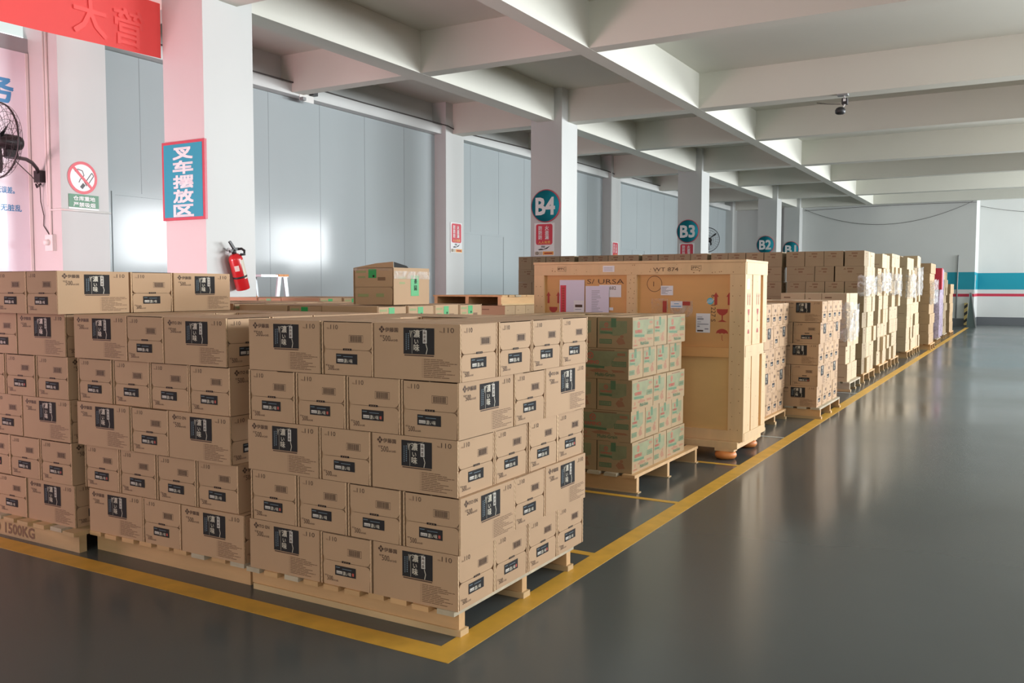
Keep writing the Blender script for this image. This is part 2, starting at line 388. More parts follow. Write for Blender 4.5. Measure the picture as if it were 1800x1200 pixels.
TL, TS, TH = 0.405, 0.27, 0.2143
def tea_parts(kanji):
    L, S, H = TL-0.008, TS-0.008, TH-0.002
    rnd = random.Random(3)
    parts = [('edge_trim', edge_strip(L, S, H, q).mesh('edge_trim')) for q in (-1, 1)]
    pr = MB(); lb = []
    for s in (-1, 1):
        F = sideF(L, S, s)
        for du, dv in ((0, .010), (0, -.010), (-.010, 0), (.010, 0)): pr.disc(F, .038+du*.8, .187+dv*.8, .0065, .0065, 'ink', n=4)
        if kanji: pr.text(F, '伊藤園', .054, .179, .0185, 'ink', bold=.02, width=.062)
        else: pr.text(F, 'ITO EN', .054, .180, .019, 'ink', bold=.02, width=.062)
        pr.text(F, 'PET', .030, .157, .011, 'ink', width=.013); pr.text(F, '500', .043, .142, .032, 'ink', width=.036)
        pr.text(F, 'ml×24本', .080, .142, .012, 'ink', width=.035)
        pr.text(F, 'No.', .308, .181, .009, 'ink_soft', width=.016); pr.text(F, '110', .326, .181, .027, 'ink', width=.046)
        dashes(pr, F, .235, .078, .150, 11, .0066, .0030, 'ink_soft', rnd)
        l = MB(); l.rect(F, .142, .284, .097, .196, 'label_black', .0008)
        l.rect(F, .146, .282, .090, .0945, 'ink', .0006)
        G = lambda u, v, w, F=F: F(u, v, w+.0006)
        for i, c in enumerate('濃い味'): l.text(G, c, .190+(.004 if i == 1 else 0), .163-i*.026, (.030, .022, .029)[i], 'label_cream', bold=.03)
        l.rect(F, .232, .250, .139, .188, 'label_white', .0011)
        H2 = lambda u, v, w, F=F: F(u, v, w+.0012)
        for i, c in enumerate('烏龙茶'): l.text(H2, c, .2345, .174-i*.0155, .0135, 'ink', bold=.02)
        l.line(F, [(.182, .099), (.182, .185), (.210, .183), (.246, .193)], .0012, 'label_cream', .0012)
        l.line(F, [(.246, .137), (.252, .118), (.247, .099)], .0035, 'label_cream', .0012)
        for k in range(5): l.line(F, [(.176, .160+k*.005), (.172+.006*k, .186)], .0018, 'label_cream', .0012)
        for k in range(9): l.rect(F, .153, .157, .112+k*.0072, .117+k*.0072, 'label_blue', .0012)
        for k in range(8): l.rect(F, .163, .168, .115+k*.0080, .120+k*.0080, 'label_blue', .0012)
        lb.append(('printed_label', l.mesh('printed_label')))
    parts += lb
    parts.append(('lettering', pr.mesh('lettering')))
    # the flapped end (+x)
    zm = .102
    f1 = MB().prism(flap_pts(S, zm, H, .022, True), 'x', L/2-.004, L/2, 'card')
    f2 = MB().prism(flap_pts(S, 0, zm-.002, .022, False), 'x', L/2-.004, L/2-.0004, 'card')
    F = endF(L, S)
    p1 = MB().text(F, 'No.', .028, .181, .009, 'ink_soft', width=.016).text(F, '110', .046, .181, .026, 'ink', width=.038)
    p1.rect(F, .140, .212, .1585, .160, 'ink').rect(F, .140, .212, .131, .1325, 'ink').rect(F, .140, .1412, .131, .16, 'ink').rect(F, .2108, .212, .131, .16, 'ink')
    u = .147
    while u < .205:
        wv = rnd.choice((.0012, .002, .003)); p1.rect(F, u, u+wv, .134, .157, 'ink'); u += wv+rnd.choice((.0012, .0018))
    p2 = MB().text(F, 'PET', .020, .034, .009, 'ink', width=.012).text(F, '500', .032, .018, .029, 'ink', width=.030).text(F, 'ml×24本', .063, .018, .010, 'ink', width=.027)
    slot = MB().rect(F, .110, .154, .0985, .1065, 'slot_black', .0010)
    for k in range(3): slot.rect(F, .118+k*.011, .124+k*.011, .1005, .1045, 'ink_soft', .0014)
    l = MB().rect(F, .074, .182, .045, .085, 'label_black', .0008)
    l.rect(F, .082, .112, .052, .064, 'label_white', .0013); l.text(lambda u, v, w: F(u, v, w+.0014), '烏龙茶', .0835, .054, .008, 'ink', width=.027)
    G = lambda u, v, w: F(u, v, w+.0008)
    l.text(G, '濃い味', .115, .051, .017, 'label_cream', bold=.02, width=.044); (None if kanji else l.rect(F, .163, .173, .052, .064, 'label_red', .0013))
    l.rect(F, .078, .100, .076, .079, 'label_blue', .0013); l.rect(F, .112, .160, .073, .0755, 'label_blue', .0013)
    sub = {'upper_flap': [('lettering', p1.mesh('lettering'))], 'lower_flap': [('lettering', p2.mesh('lettering')), ('printed_label', l.mesh('printed_label'))]}
    parts += [('upper_flap', f1.mesh('upper_flap')), ('lower_flap', f2.mesh('lower_flap')), ('hand_slot', slot.mesh('hand_slot'))]
    return body_box(L, S, H).mesh('tea_carton'), parts, sub

def vamino_parts():
    L, S, H = .368, .243, .199
    rnd = random.Random(5); pr = MB(); lg = MB()
    def blob(F, W, top):
        pr.shape(F, [(.02*W, .10*H*0+.075), (.02*W, .178), (.97*W, .182), (.97*W, .15), (.74*W, .14), (.66*W, .085), (.5*W, .078), (.40*W, .062), (.33*W, .075)], 'green_print')
    def logo(F, u, v, k):
        lg.ring(F, u, v, .012*k, .016*k, 'red_print', .0012); lg.line(F, [(u-.008*k, v+.008*k), (u, v-.002*k), (u+.008*k, v+.008*k)], .004*k, 'red_print', .0014)
        lg.line(F, [(u, v-.002*k), (u, v-.011*k)], .004*k, 'red_print', .0014)
        lg.text(lambda a, b, w: F(a, b, w+.0006), 'VAMINO', u-.045*k, v-.040*k, .024*k, 'red_print', bold=.03, width=.09*k)
    for s in (-1, 1):
        F = sideF(L, S, s); blob(F, L, True)
        pr.rect(F, .10, .27, .182, .189, 'ink_soft'); pr.rect(F, .29, .345, .152, .170, 'brown_print', .0010)
        logo(F, .10, .150, 1.35)
        lg.shape(F, [(.035, .074), (.20, .068), (.20, .083), (.035, .090)], 'green_text', .0012)
        pr.rect(F, .252, .352, .083, .116, 'green_text', .0010); pr.rect(F, .256, .348, .087, .112, 'green_print', .0013)
        for k in range(16): pr.rect(F, .264+k*.005, .266+k*.005, .090, .109, 'green_text', .0016)
        pr.shape(F, [(.09, .052), (.15, .066), (.22, .055), (.23, .045), (.12, .042)], 'brown_print'); pr.shape(F, [(.25, .060), (.33, .058), (.35, .046), (.26, .044)], 'brown_print')
        lg.text(lambda a, b, w: F(a, b, w+.0008), 'Multi-Grain', .135, .018, .032, 'green_text', bold=.03, width=.14)
        lg.ring(F, .05, .045, .007, .010, 'red_print'); lg.text(F, 'VAMINO', .015, .014, .014, 'red_print', width=.07)
    for fl in (1, -1):
        F = face((fl*L/2, -fl*S/2, 0), (0, fl, 0), (0, 0, 1), (fl, 0, 0))
        pr.shape(F, [(.012, .085), (.012, .172), (.205, .176), (.205, .10), (.15, .082), (.11, .080), (.08, .092)], 'green_print')
        pr.rect(F, .095, .130, .135, .192, 'green_text', .0010)
        logo(F, .062, .150, .9); lg.shape(F, [(.02, .096), (.105, .092), (.105, .104), (.02, .108)], 'green_text', .0012)
        pr.rect(F, .014, .10, .028, .058, 'green_text', .0010); pr.rect(F, .018, .096, .032, .054, 'green_print', .0013)
        for k in range(13): pr.rect(F, .024+k*.005, .026+k*.005, .034, .052, 'green_text', .0016)
        pr.shape(F, [(.13, .045), (.15, .07), (.18, .06), (.195, .03), (.15, .022)], 'brown_print'); pr.disc(F, .17, .075, .012, .010, 'brown_print')
    b = MB(); b.prism([(-L/2, -S/2), (L/2, -S/2), (L/2, S/2), (-L/2, S/2)], 'z', 0, H-.003, 'card_drink')
    b.box(-L/2, L/2, -S/2, -.002, H-.003, H, 'card_drink').box(-L/2, L/2, .002, S/2, H-.003, H, 'card_drink')
    tape = MB().box(-L/2-.001, L/2+.001, -.03, .03, H, H+.0006, 'card_edge')
    return b.mesh('drink_carton'), [('print', pr.mesh('print')), ('logo', lg.mesh('logo')), ('tape', tape.mesh('tape'))], {}

def green_parts():
    L, S, H = .398, .263, .215
    b = body_box(L, S, H, 'card_green', True); pr = MB(); lab = MB()
    for s in (-1, 1):
        F = sideF(L, S, s); lab.rect(F, .185, .275, .05, .172, 'green_label', .0010)
        for k, c in enumerate('茶园'): lab.text(lambda a, bb, w: F(a, bb, w+.0014), c, .222, .125-.04*k, .034, 'slot_black', bold=.02)
        pr.rect(F, .05, .13, .150, .162, 'green_faint'); pr.rect(F, .06, .12, .120, .132, 'green_faint')
    F = endF(L, S)
    for q in (0,):
        lab.rect(F, .100, .152, .155, .207, 'green_label', .0010); lab.rect(F, .128, .140, .160, .172, 'slot_black', .0014)
        pr.rect(F, .02, .085, .185, .198, 'green_faint'); pr.rect(F, .03, .08, .155, .166, 'green_faint'); pr.rect(F, .16, .21, .14, .16, 'ink_soft')
        pr.rect(F, .03, .10, .045, .062, 'green_faint'); pr.rect(F, .15, .20, .045, .065, 'green_faint')
    f1 = MB().prism(flap_pts(S, .104, H, .006, True), 'x', L/2-.004, L/2, 'card_green'); f2 = MB().prism(flap_pts(S, 0, .102, .022, False), 'x', L/2-.004, L/2-.0005, 'card_green')
    return b.mesh('packed_carton'), [('print', pr.mesh('print')), ('printed_label', lab.mesh('printed_label')), ('upper_flap', f1.mesh('upper_flap')), ('lower_flap', f2.mesh('lower_flap'))], {}

def plain_parts(m, marks):
    L, S, H = .396, .261, .2105
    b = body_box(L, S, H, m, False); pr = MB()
    for s in (-1, 1):
        F = sideF(L, S, s)
        if marks:
            pr.shape(F, [(.11, .165), (.15, .165), (.13, .19)], 'ink_soft'); pr.rect(F, .16, .25, .168, .186, 'ink_soft'); pr.rect(F, .17, .23, .125, .150, 'ink_soft'); pr.rect(F, .29, .38, .10, .108, 'ink_soft'); pr.rect(F, .02, .38, .104, .1055, 'ink_soft')
        else: pr.rect(F, .05, .16, .15, .165, 'ink_soft'); pr.rect(F, .25, .35, .05, .056, 'ink_soft')
    for e in (1, -1):
        F = face((e*L/2, -e*S/2, 0), (0, e, 0), (0, 0, 1), (e, 0, 0))
        if marks: pr.rect(F, .09, .17, .165, .186, 'ink_soft'); pr.rect(F, .11, .16, .125, .148, 'ink_soft')
        pr.rect(F, .02, .245, .1045, .106, 'ink_soft'); pr.rect(F, .05, .09, .14, .148, 'ink_soft')
    return b.mesh({'card_plain': 'storage_carton', 'card_pale': 'pale_carton', 'card_tan': 'tan_carton'}[m]), [('print', pr.mesh('print'))], {}

KINDS = {'tea_k': ('tea_carton', tea_parts(True)), 'tea_e': ('tea_carton', tea_parts(False)), 'vamino': ('drink_carton', vamino_parts()), 'green': ('packed_carton', green_parts()),
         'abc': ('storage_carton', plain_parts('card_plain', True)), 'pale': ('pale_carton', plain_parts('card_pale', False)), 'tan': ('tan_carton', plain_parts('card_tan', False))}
def carton(kind, x, y, z, rz, label, group, sx=1, sy=1, sz=1, skip=()):
    name, (body, parts, sub) = KINDS[kind]
    o = link(name, body, None, (x, y, z), label=label, category='carton', group=group)
    o.rotation_euler = (0, 0, rz); o.scale = (sx, sy, sz)
    for pn, me in parts:
        if pn in skip: continue
        c = link(pn, me, o)
        for sn, sm in sub.get(pn, ()): link(sn, sm, c)
    return o

def pallet(label, x0, x1, y0, y1, h, mt='wood', nb=9, fill=.72, st=(0.05, 0.5, 0.95), sw=0.04, lip=0.025, front=None, bottom=True):
    """stringers run along x, deck boards along y"""
    t = thing('pallet', label, 'pallet', ((x0+x1)/2, (y0+y1)/2, 0), 0, 'wooden pallets')
    W, D = x1-x0, y1-y0; dk = 0.02
    bw = W/nb*fill; gap = (W-nb*bw)/(nb-1)
    for i in range(nb):
        a = -W/2+i*(bw+gap)
        j0, j1 = random.uniform(-.018, .004), random.uniform(-.004, .012)
        MB().box(a, a+bw, -D/2+j0, D/2+j1, h-dk, h, random.choice((mt, mt, 'wood_grey'))).build('deck_board', t)
    for k, f in enumerate(st):
        yc = -D/2+f*D; m = mt
        s = MB()
        if front and k == 0: s.box(-W/2-.0, W/2, yc-sw/2, yc+sw/2, 0.0, h-dk, m)
        else:
            s.box(-W/2+.0, W/2, yc-sw/2, yc+sw/2, lip, h-dk, m)
        s.build('stringer', t)
        if not (front and k == 0): MB().box(-W/2+.012, W/2+.012, yc-sw/2-.008, yc+sw/2+.008, 0, lip, 'wood_old').build('bottom_board', t)
    return t

LAY = {1: ['top'], 5: ['bottom', 'fourth-from-top', 'third-from-top', 'second-from-top', 'top'], 6: ['bottom', 'fifth-from-top', 'fourth-from-top', 'third-from-top', 'second-from-top', 'top'], 8: ['bottom', 'second-lowest', 'third-lowest', 'fourth-lowest', 'fifth-lowest', 'third-from-top', 'second-from-top', 'top']}
ORD = ['first', 'second', 'third', 'fourth']
def stack(kinds, what, where, xr, y0, z0, L, S, H, n, typ, dx=None, dy=None, show=('front', 'side'), top_full=True, jit=.002, rot=.004, seed=1, special=None, group=None, gaps=0.0):
    """pinwheel stack. typ(k): 1 = long-short-long in front, 4 ends to the aisle; 2 = 4 ends in front, long-short-long to the aisle"""
    rnd = random.Random(seed); W = 2*L+S
    base = KINDS[kinds[0]][1][0]
    bl = {'tea': (TL, TS, TH)}.get(kinds[0][:3], {'vam': (.375, .25, .201), 'gre': (.405, .27, .217)}.get(kinds[0][:3], (.405, .27, .2125)))
    sc3 = (L/bl[0], S/bl[1], H/bl[2])
    group = group or 'cartons on the '+where
    for k in range(n):
        t = typ(k); ox = (dx[k] if dx else 0); oy = (dy[k] if dy else 0); z = z0+k*H
        ln = LAY[n][k]; full = top_full and k == n-1
        pos = []
        if t == 1:
            for i in range(4):
                nm = ('aisle corner in front', 'aisle side, second from front', 'aisle side, third from front', 'aisle side, rear corner')[i]
                pos.append((-L/2, S*(i+.5), 0, nm, ('side',)+(('front',) if i == 0 else ()), ('side', i)))
                nm = ('inner front corner', 'inner side, second from front', 'inner side, third from front', 'inner rear corner')[i]
                pos.append((-W+L/2, S*(i+.5), 0, nm, ('front',) if i == 0 else (), ('in', i)))
            pos.append((-W/2, L/2, -PI/2, 'middle of the front', ('front',), ('mid', 0)))
            pos.append((-W/2, W-L/2, -PI/2, 'middle of the rear', (), ('mid', 1)))
        else:
            for i in range(4):
                nm = ('aisle corner in front', 'front, second from the aisle', 'front, third from the aisle', 'front, farthest from the aisle')[i]
                pos.append((-S*(i+.5), L/2, -PI/2, nm, ('front',)+(('side',) if i == 0 else ()), ('front', i)))
                nm = ('aisle side, rear corner', 'rear, second from the aisle', 'rear, third from the aisle', 'rear, farthest from the aisle')[i]
                pos.append((-S*(i+.5), W-L/2, -PI/2, nm, ('side',) if i == 0 else (), ('rear', i)))
            pos.append((-L/2, W/2, 0, 'aisle side, middle', ('side',), ('mid', 0)))
            pos.append((-W+L/2, W/2, 0, 'inner side, middle', (), ('mid', 1)))
        for x, y, rz, nm, vis, key in pos:
            kd = rnd.choice(kinds); jx, jy, jr = rnd.uniform(-jit, jit), rnd.uniform(-jit, jit), rnd.uniform(-rot, rot); jx *= .6 if 'side' not in vis else 1
            if gaps and 'side' in vis and rnd.random() < .25: jx += rnd.uniform(.3, 1)*gaps
            if not full and not any(v in show for v in vis): continue
            if special and (k,)+key in special: kd = special[(k,)+key]
            carton(kd, xr+ox+x+jx, y0+oy+y+jy, z, rz+jr, f'{what}, {nm}, {ln} layer, {where}', group, *sc3)
    return W

TEA = ('tea_k', 'tea_k', 'tea_e')
od = lambda k: 1 if k % 2 == 0 else 2
# front row of pallets along the near yellow line
pallet('pine pallet at the yellow corner under the corner tea stack', -1.10, -.02, .01, 1.00, .1046, 'wood', nb=10, st=(.045, .53, .95))
stack(TEA, 'tea carton', 'corner pallet stack', 0, 0, .1046, TL, TS, TH, 5, od, dx=[-.004, .008, -.004, .006, .012], special={(0, 'side', 0): 'tea_k', (0, 'in', 0): 'tea_e', (2, 'side', 0): 'tea_k', (2, 'in', 0): 'tea_k', (4, 'side', 0): 'tea_k', (4, 'in', 0): 'tea_k',
      (3, 'front', 0): 'tea_k', (3, 'rear', 0): 'tea_e', (1, 'front', 0): 'tea_e', (1, 'rear', 0): 'tea_k'}, seed=11)
pallet('pine pallet beside the corner pallet, under the second tea stack', -2.20, -1.13, .02, 1.02, .1046, 'wood', nb=9, st=(.05, .53, .95), front=True)
stack(TEA, 'tea carton', 'second stack in front row', -1.125, .0, .1046, TL, TS, TH, 5, od, dx=[0, -.035, -.065, -.065, -.075], dy=[.01, .015, 0, .01, 0], jit=.003, rot=.006, seed=23, special={(4, 'side', 0): 'tea_e', (4, 'in', 0): 'tea_k'})
pc = pallet('stamped pallet with load rating under the six-layer tea stack', -3.36, -2.215, -.05, 1.0, .1046, 'wood_old', nb=9, st=(.03, .53, .95), front=True)
F = face((-.575, -.5135, 0), (1, 0, 0), (0, 0, 1), (0, -1, 0))
MB().text(F, 'LOAD 1500KG', .255, .016, .075, 'ink_soft', bold=.05, width=.52).build('lettering', pc)
stack(TEA, 'tea carton', 'six-layer front stack', -2.29, -.01, .1046, TL, TS, TH, 6, od, dx=[0, -.01, -.02, -.03, -.04, .0], dy=[0, 0, 0, 0, 0, -.055], jit=.003, rot=.006, seed=31)
# stamp on the corner pallet
b = MB(); F = face((-.245, .0385, 0), (1, 0, 0), (0, 0, 1), (0, -1, 0))
for a in ((0, .06, .068, .07), (0, .06, .032, .034), (0, .002, .032, .07), (.058, .06, .032, .07), (.008, .018, .04, .06), (.03, .05, .038, .046), (.026, .034, .05, .064), (.042, .05, .05, .066)): b.rect(F, *a, 'ink_soft')
b.build('inspection_stamp', bpy.data.objects['pallet'], (-(-1.10-.02)/2, -(.01+1.0)/2, 0))
# second row behind: cartons with green labels
for i, (xr, y0, top) in enumerate([(-1.30, 1.16, 1.207), (-2.43, 1.16, 1.212), (-2.95, 2.5, 1.232)]):
    W = 1.08; h = .217; z0 = top-5*h
    where = ('stack behind corner pallet', 'stack behind second pallet', 'rear low stack before grey panels')[i]
    pallet(('pallet under the green-labelled cartons behind the corner stack', 'pallet under the green-labelled cartons behind the second stack', 'pallet under the low rear carton stack before the grey panels')[i], xr-W, xr, y0+.01, y0+W-.01, z0, 'wood_old', nb=8)
    stack(('green',), 'green-labelled carton', where, xr, y0, z0, .405, .27, h, 5, od, seed=40+i, jit=.003, rot=.006)
# the soybean drink pallet
pallet('pallet with bare rear deck under the green-printed drink cartons', -1.42, -.335, 2.53, 3.76, .12, 'wood', nb=9, st=(.035, .49, .97), sw=.04, lip=.005)
ev = lambda k: 2 if k % 2 == 0 else 1
stack(('vamino',), 'green-printed drink carton', 'drink stack before crate', -.37, 2.55, .12, .375, .25, .201, 5, ev, dx=[.005, -.006, 0, -.025, .0], seed=51, jit=.001, rot=.002)
# stacks beyond the crate
pallet('pallet under the tea stack right behind the tall crate', -1.25, -.29, 5.47, 6.40, .10, 'wood', nb=8)
stack(TEA, 'tea carton', 'stack behind the crate', -.30, 5.5, .10, .345, .23, .2135, 5, od, dx=[-.02, -.01, 0, .01, .015], seed=61, jit=.001, rot=.003)
pallet('pallet touching the yellow line under the second tea stack past the crate', -1.12, .02, 6.50, 7.58, .115, 'wood', nb=9, st=(.03, .5, .97))
stack(TEA, 'tea carton', 'second stack past crate', .0, 6.5, .115, .405, .27, .2145, 5, od, dx=[-.01, -.005, .0, .01, .025], seed=67, jit=.002, rot=.004)
pallet('small pallet under the film-wrapped low carton stack', -1.06, -.14, 9.17, 10.02, .12, 'wood_grey', nb=8)
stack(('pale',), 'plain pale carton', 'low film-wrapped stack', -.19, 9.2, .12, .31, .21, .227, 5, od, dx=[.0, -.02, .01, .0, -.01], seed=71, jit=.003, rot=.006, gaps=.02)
for i, xr in enumerate([-.17, -1.28, -2.38, -3.48, -4.60]):
    n8 = ('tall stack at the aisle', 'second tall stack', 'third tall stack', 'fourth tall stack', 'tall stack near column')[i]
    pallet(('pallet under the tall dark stack at the aisle', 'pallet under the second tall stack from the aisle', 'pallet under the third tall stack from the aisle', 'pallet under the fourth tall stack from the aisle', 'pallet under the tall stack near the column')[i], xr-1.05, xr+.02, 10.32, 11.38, .13, 'wood', nb=8)
    pale_lit_side = {(k,)+q: 'pale' for k in range(8) for q in (('side', 1), ('side', 2), ('side', 3), ('rear', 0)) + ((('mid', 0),) if od(k) == 2 else ())} if i == 0 else None  # window light put into the colour: paler cartons on the lit aisle side
    stack(('abc',), 'carton' if i == 0 else 'brown carton', n8, xr, 10.3, .13, .393, .262, .2135, 8, od, dx=[0, 0, .01, -.01, 0, .01, .0, -.01] if i == 0 else None, seed=80+i, jit=.003, show=('front', 'side') if i == 0 else ('front',), top_full=False, gaps=.03 if i == 0 else 0, special=pale_lit_side, group='cartons in the tall dark row')
def far(name, pl, kind, xr, y0, W, zt, n, show, seed, deck=.13, gaps=.05, jit=.0025):
    k = W/1.08; h = (zt-deck)/n
    pallet(pl, xr-W, xr+.02, y0+.03, y0+W-.03, deck, 'wood', nb=8)
    LAY.setdefault(n, [f'{i+1}th' for i in range(n)])
    rnd = random.Random(seed)
    stack((kind,), {'pale': 'pale carton', 'tan': 'tan carton', 'abc': 'brown carton'}[kind], name, xr, y0, deck, .405*k, .27*k, h, n, lambda q: 1+((q+seed) % 2), dx=[rnd.uniform(-.025, .012) for _ in range(n)], seed=seed, jit=jit, rot=.006, show=show, top_full=False, gaps=gaps, group='cartons in the far pallet row')
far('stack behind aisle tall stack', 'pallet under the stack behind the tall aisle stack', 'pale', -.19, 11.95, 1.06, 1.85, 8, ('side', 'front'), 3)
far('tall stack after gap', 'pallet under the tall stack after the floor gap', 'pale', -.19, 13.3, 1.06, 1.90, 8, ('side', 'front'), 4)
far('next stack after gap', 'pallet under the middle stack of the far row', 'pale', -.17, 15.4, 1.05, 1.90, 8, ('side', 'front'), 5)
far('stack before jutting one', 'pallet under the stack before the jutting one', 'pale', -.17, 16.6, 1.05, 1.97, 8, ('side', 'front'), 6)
far('stack jutting over line', 'pallet jutting over the yellow line in the far row', 'tan', .0, 18.1, 1.1, 1.86, 8, ('side', 'front'), 7, gaps=.0, jit=.0015)
far('purple film stack', 'pallet under the purple film-wrapped stack', 'tan', -.06, 20.4, 1.1, 1.80, 8, ('side', 'front'), 8, gaps=0)
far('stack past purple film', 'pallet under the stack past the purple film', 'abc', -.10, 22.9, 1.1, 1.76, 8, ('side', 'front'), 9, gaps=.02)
far('last stack of row', 'pallet under the last stack of the row', 'tan', -.05, 24.4, 1.2, 1.45, 5, ('side', 'front'), 10, gaps=0)
# a loose pallet lying on a low stack between the drink cartons and the column
where = 'low stack under loose pallet'
stack(('tan',), 'tan carton', where, -3.95, 7.0, .12, .405, .27, .1935, 5, od, seed=95, show=('front', 'side'), top_full=True, jit=.001, rot=.002)
pallet('pallet under the low stack that carries the loose pallet', -5.04, -3.95, 7.0, 8.05, .12, 'wood_old', nb=8)
lp = pallet('loose empty pallet lying on top of a low stack by the tall crate', -5.05, -3.97, 6.98, 8.05, .13, 'wood', nb=7, fill=.93, st=(.04, .5, .96), sw=.05, lip=.02); lp.location.z = .12+5*.1935+.002; lp.rotation_euler.z = PI/2

# ------------------------------------------------------------------ the tall wooden crate
cr = thing('wooden_crate', 'tall pine and plywood crate with red handling marks, on orange feet', 'crate', (-.97, 4.32, 0))
ox, oy = -.97, 4.32
def cb(name, x0, x1, y0, y1, z0, z1, m, label=None):
    return MB().box(x0-ox, x1-ox, y0-oy, y1-oy, z0, z1, m).build(name, cr, None, label=label)
cx0, cx1, cy0, cy1, cz0, cz1 = -1.88, -.06, 4.0, 4.64, .135, 1.528
cb('plywood_panel', cx0+.01, cx1-.03, cy0+.024, cy1-.02, .82, cz1-.01, 'crate_ply'); cb('plywood_panel', cx0+.01, cx1-.03, cy0+.024, cy1-.02, cz0+.02, .8195, 'crate_ply_low')
cb('lid', cx0-.005, cx1+.005, cy0-.006, cy1+.006, cz1-.018, cz1, 'crate_pine')
cb('top_rail', cx0, cx1, cy0, cy0+.024, 1.417, cz1-.019, 'crate_pine')
cb('corner_post', cx0, cx0+.094, cy0, cy0+.024, .217, 1.4165, 'crate_pine')
cb('center_post', -1.026, -.94, cy0, cy0+.024, .855, 1.4165, 'crate_pine')
cb('corner_post', -.178, cx1, cy0, cy0+.024, .217, 1.4165, 'crate_pine')
cb('middle_rail', cx0+.095, -.179, cy0, cy0+.02, .78, .854, 'crate_ply')
cb('bottom_rail', cx0, cx1, cy0, cy0+.024, .136, .2165, 'crate_pine')
cb('top_rail', cx1-.03, cx1+.004, cy0+.0245, cy1, 1.417, cz1-.019, 'crate_pine')
for a, c in ((4.0245, 4.19), (4.215, 4.443), (4.52, 4.64)):
    cb('side_board', cx1-.03, cx1, a, c, .872, 1.4165, 'crate_pine'); cb('side_board', cx1-.03, cx1, a, c, .2, .784, 'crate_pine')
cb('middle_rail', cx1-.03, cx1+.003, 4.0245, 4.56, .785, .871, 'crate_pine')
cb('bottom_rail', cx1-.03, cx1+.003, 4.0245, 4.64, .136, .199, 'crate_pine')
cb('bottom_skid', cx0-.01, cx1-.03, 3.955, 4.05, .085, .1345, 'crate_pine'); cb('bottom_skid', cx0-.01, cx1-.03, 4.55, 4.645, .085, .1345, 'crate_pine')
cb('bottom_skid', cx1-.13, cx1-.03, 4.051, 4.549, .085, .1345, 'crate_pine')
for x in (-.19, -1.72):
    for y_ in (4.0, 4.59):
        cb('foot_block', x-.075, x+.075, y_-.045, y_+.045, .062, .0845, 'crate_pine')
        MB().lathe([(.05, 0), (.07, .006), (.082, .022), (.083, .036), (.074, .054), (.055, .0615)], 'orange_foot', 28, (x-ox, y_-oy, 0)).build('foot', cr, None, label='orange rounded foot')
# knots and screws
kn = MB(); F = face((-ox, cy0-oy, 0), (1, 0, 0), (0, 0, 1), (0, -1, 0)); rk = random.Random(9)
for k in range(34): kn.disc(F, rk.uniform(cx0+.02, cx1-.02), rk.uniform(1.43, 1.50), *(lambda r: (r, r*.8))(rk.uniform(.002, .006)), 'knot', n=8)
for x in (cx0+.03, cx0+.07, -1.0, -.965, -.15, -.095):
    for k in range(12): kn.disc(F, x+rk.uniform(-.01, .01), (.24 if abs(x+1) > .1 else .9)+k*(.1 if abs(x+1) > .1 else .045)+rk.uniform(-.02, .02), .0035, .0035, 'knot', n=8)
F2 = face((cx1-ox, -oy, 0), (0, 1, 0), (0, 0, 1), (1, 0, 0))
for k in range(40): kn.disc(F2, rk.choice((4.05, 4.12, 4.17, 4.25, 4.33, 4.42, 4.55, 4.61)), rk.uniform(.22, 1.40), .003, .005, 'knot', n=8, w=.0045)
kn.build('knot_moss_speck', cr).name = 'wood_speck'
# stencilled marks
def marks(F, us, k=1.0, w=.001):
    b = MB(); u1, u2 = us
    for u in (u1-.052*k, u1+.052*k):
        b.shape(F, [(u-.011*k, 1.182), (u+.011*k, 1.182), (u+.011*k, 1.245), (u+.022*k, 1.245), (u, 1.279), (u-.022*k, 1.245), (u-.011*k, 1.245)], 'red_mark', w)
    if u2:
        b.shape(F, [(u1-.044*k, 1.150), (u1-.040*k, 1.125), (u1-.022*k, 1.108), (u1-.005*k, 1.101), (u1-.004*k, 1.068), (u1-.036*k, 1.052), (u1+.036*k, 1.052), (u1+.004*k, 1.068), (u1+.005*k, 1.101), (u1+.022*k, 1.108), (u1+.040*k, 1.125), (u1+.044*k, 1.150)], 'red_mark', w)
        b.shape(F, [(u1-.047*k, .962)]+[(u1-.047*k*math.cos(t), .962+.036*math.sin(t)) for t in [PI*i/12 for i in range(1, 12)]]+[(u1+.047*k, .962), (u1+.030*k, .966), (u1+.015*k, .960), (u1, .966), (u1-.015*k, .960), (u1-.030*k, .966)], 'red_mark', w)
        b.line(F, [(u1, .95), (u1, .915), (u1+.008*k, .908)], .004, 'red_mark', w)
    return b
FP = face((-ox, cy0+.024-oy, 0), (1, 0, 0), (0, 0, 1), (0, -1, 0))
marks(FP, (-.241, True)).build('handling_print', cr, None, label='red arrows, glass and umbrella stencil')
marks(FP, (-1.706, True), .9).build('handling_print', cr, None, label='red arrows, glass and umbrella stencil')
marks(F2, (4.10, True), .55, .0015).build('handling_print', cr, None, label='red arrows, glass and umbrella stencil')
marks(F2, (4.36, True), .55, .0015).build('handling_print', cr, None, label='red arrows, glass and umbrella stencil')
hw = MB()
hw.text(F, 'WT 874', -.80, 1.444, .042, 'pen', width=.21); hw.text(FP, 'S/ URSA', -1.39, 1.346, .055, 'pen', width=.33)
hw.ring(FP, -.796, 1.345, .060, .064, 'pen'); hw.text(FP, '1', -.806, 1.325, .055, 'pen')
hw.text(FP, '6 / 1227 S', -.33, 1.26, .052, 'pen', rot=-PI/2)
for x in (-1.65, -.48): hw.text(F, 'IPPC', x, 1.462, .026, 'pen', bold=.02, width=.068); hw.line(F, [(x-.005, 1.452), (x+.075, 1.452), (x+.075, 1.487), (x-.005, 1.487), (x-.005, 1.452)], .002, 'pen')
hw.build('lettering', cr, None, label='hand-written pen lettering')
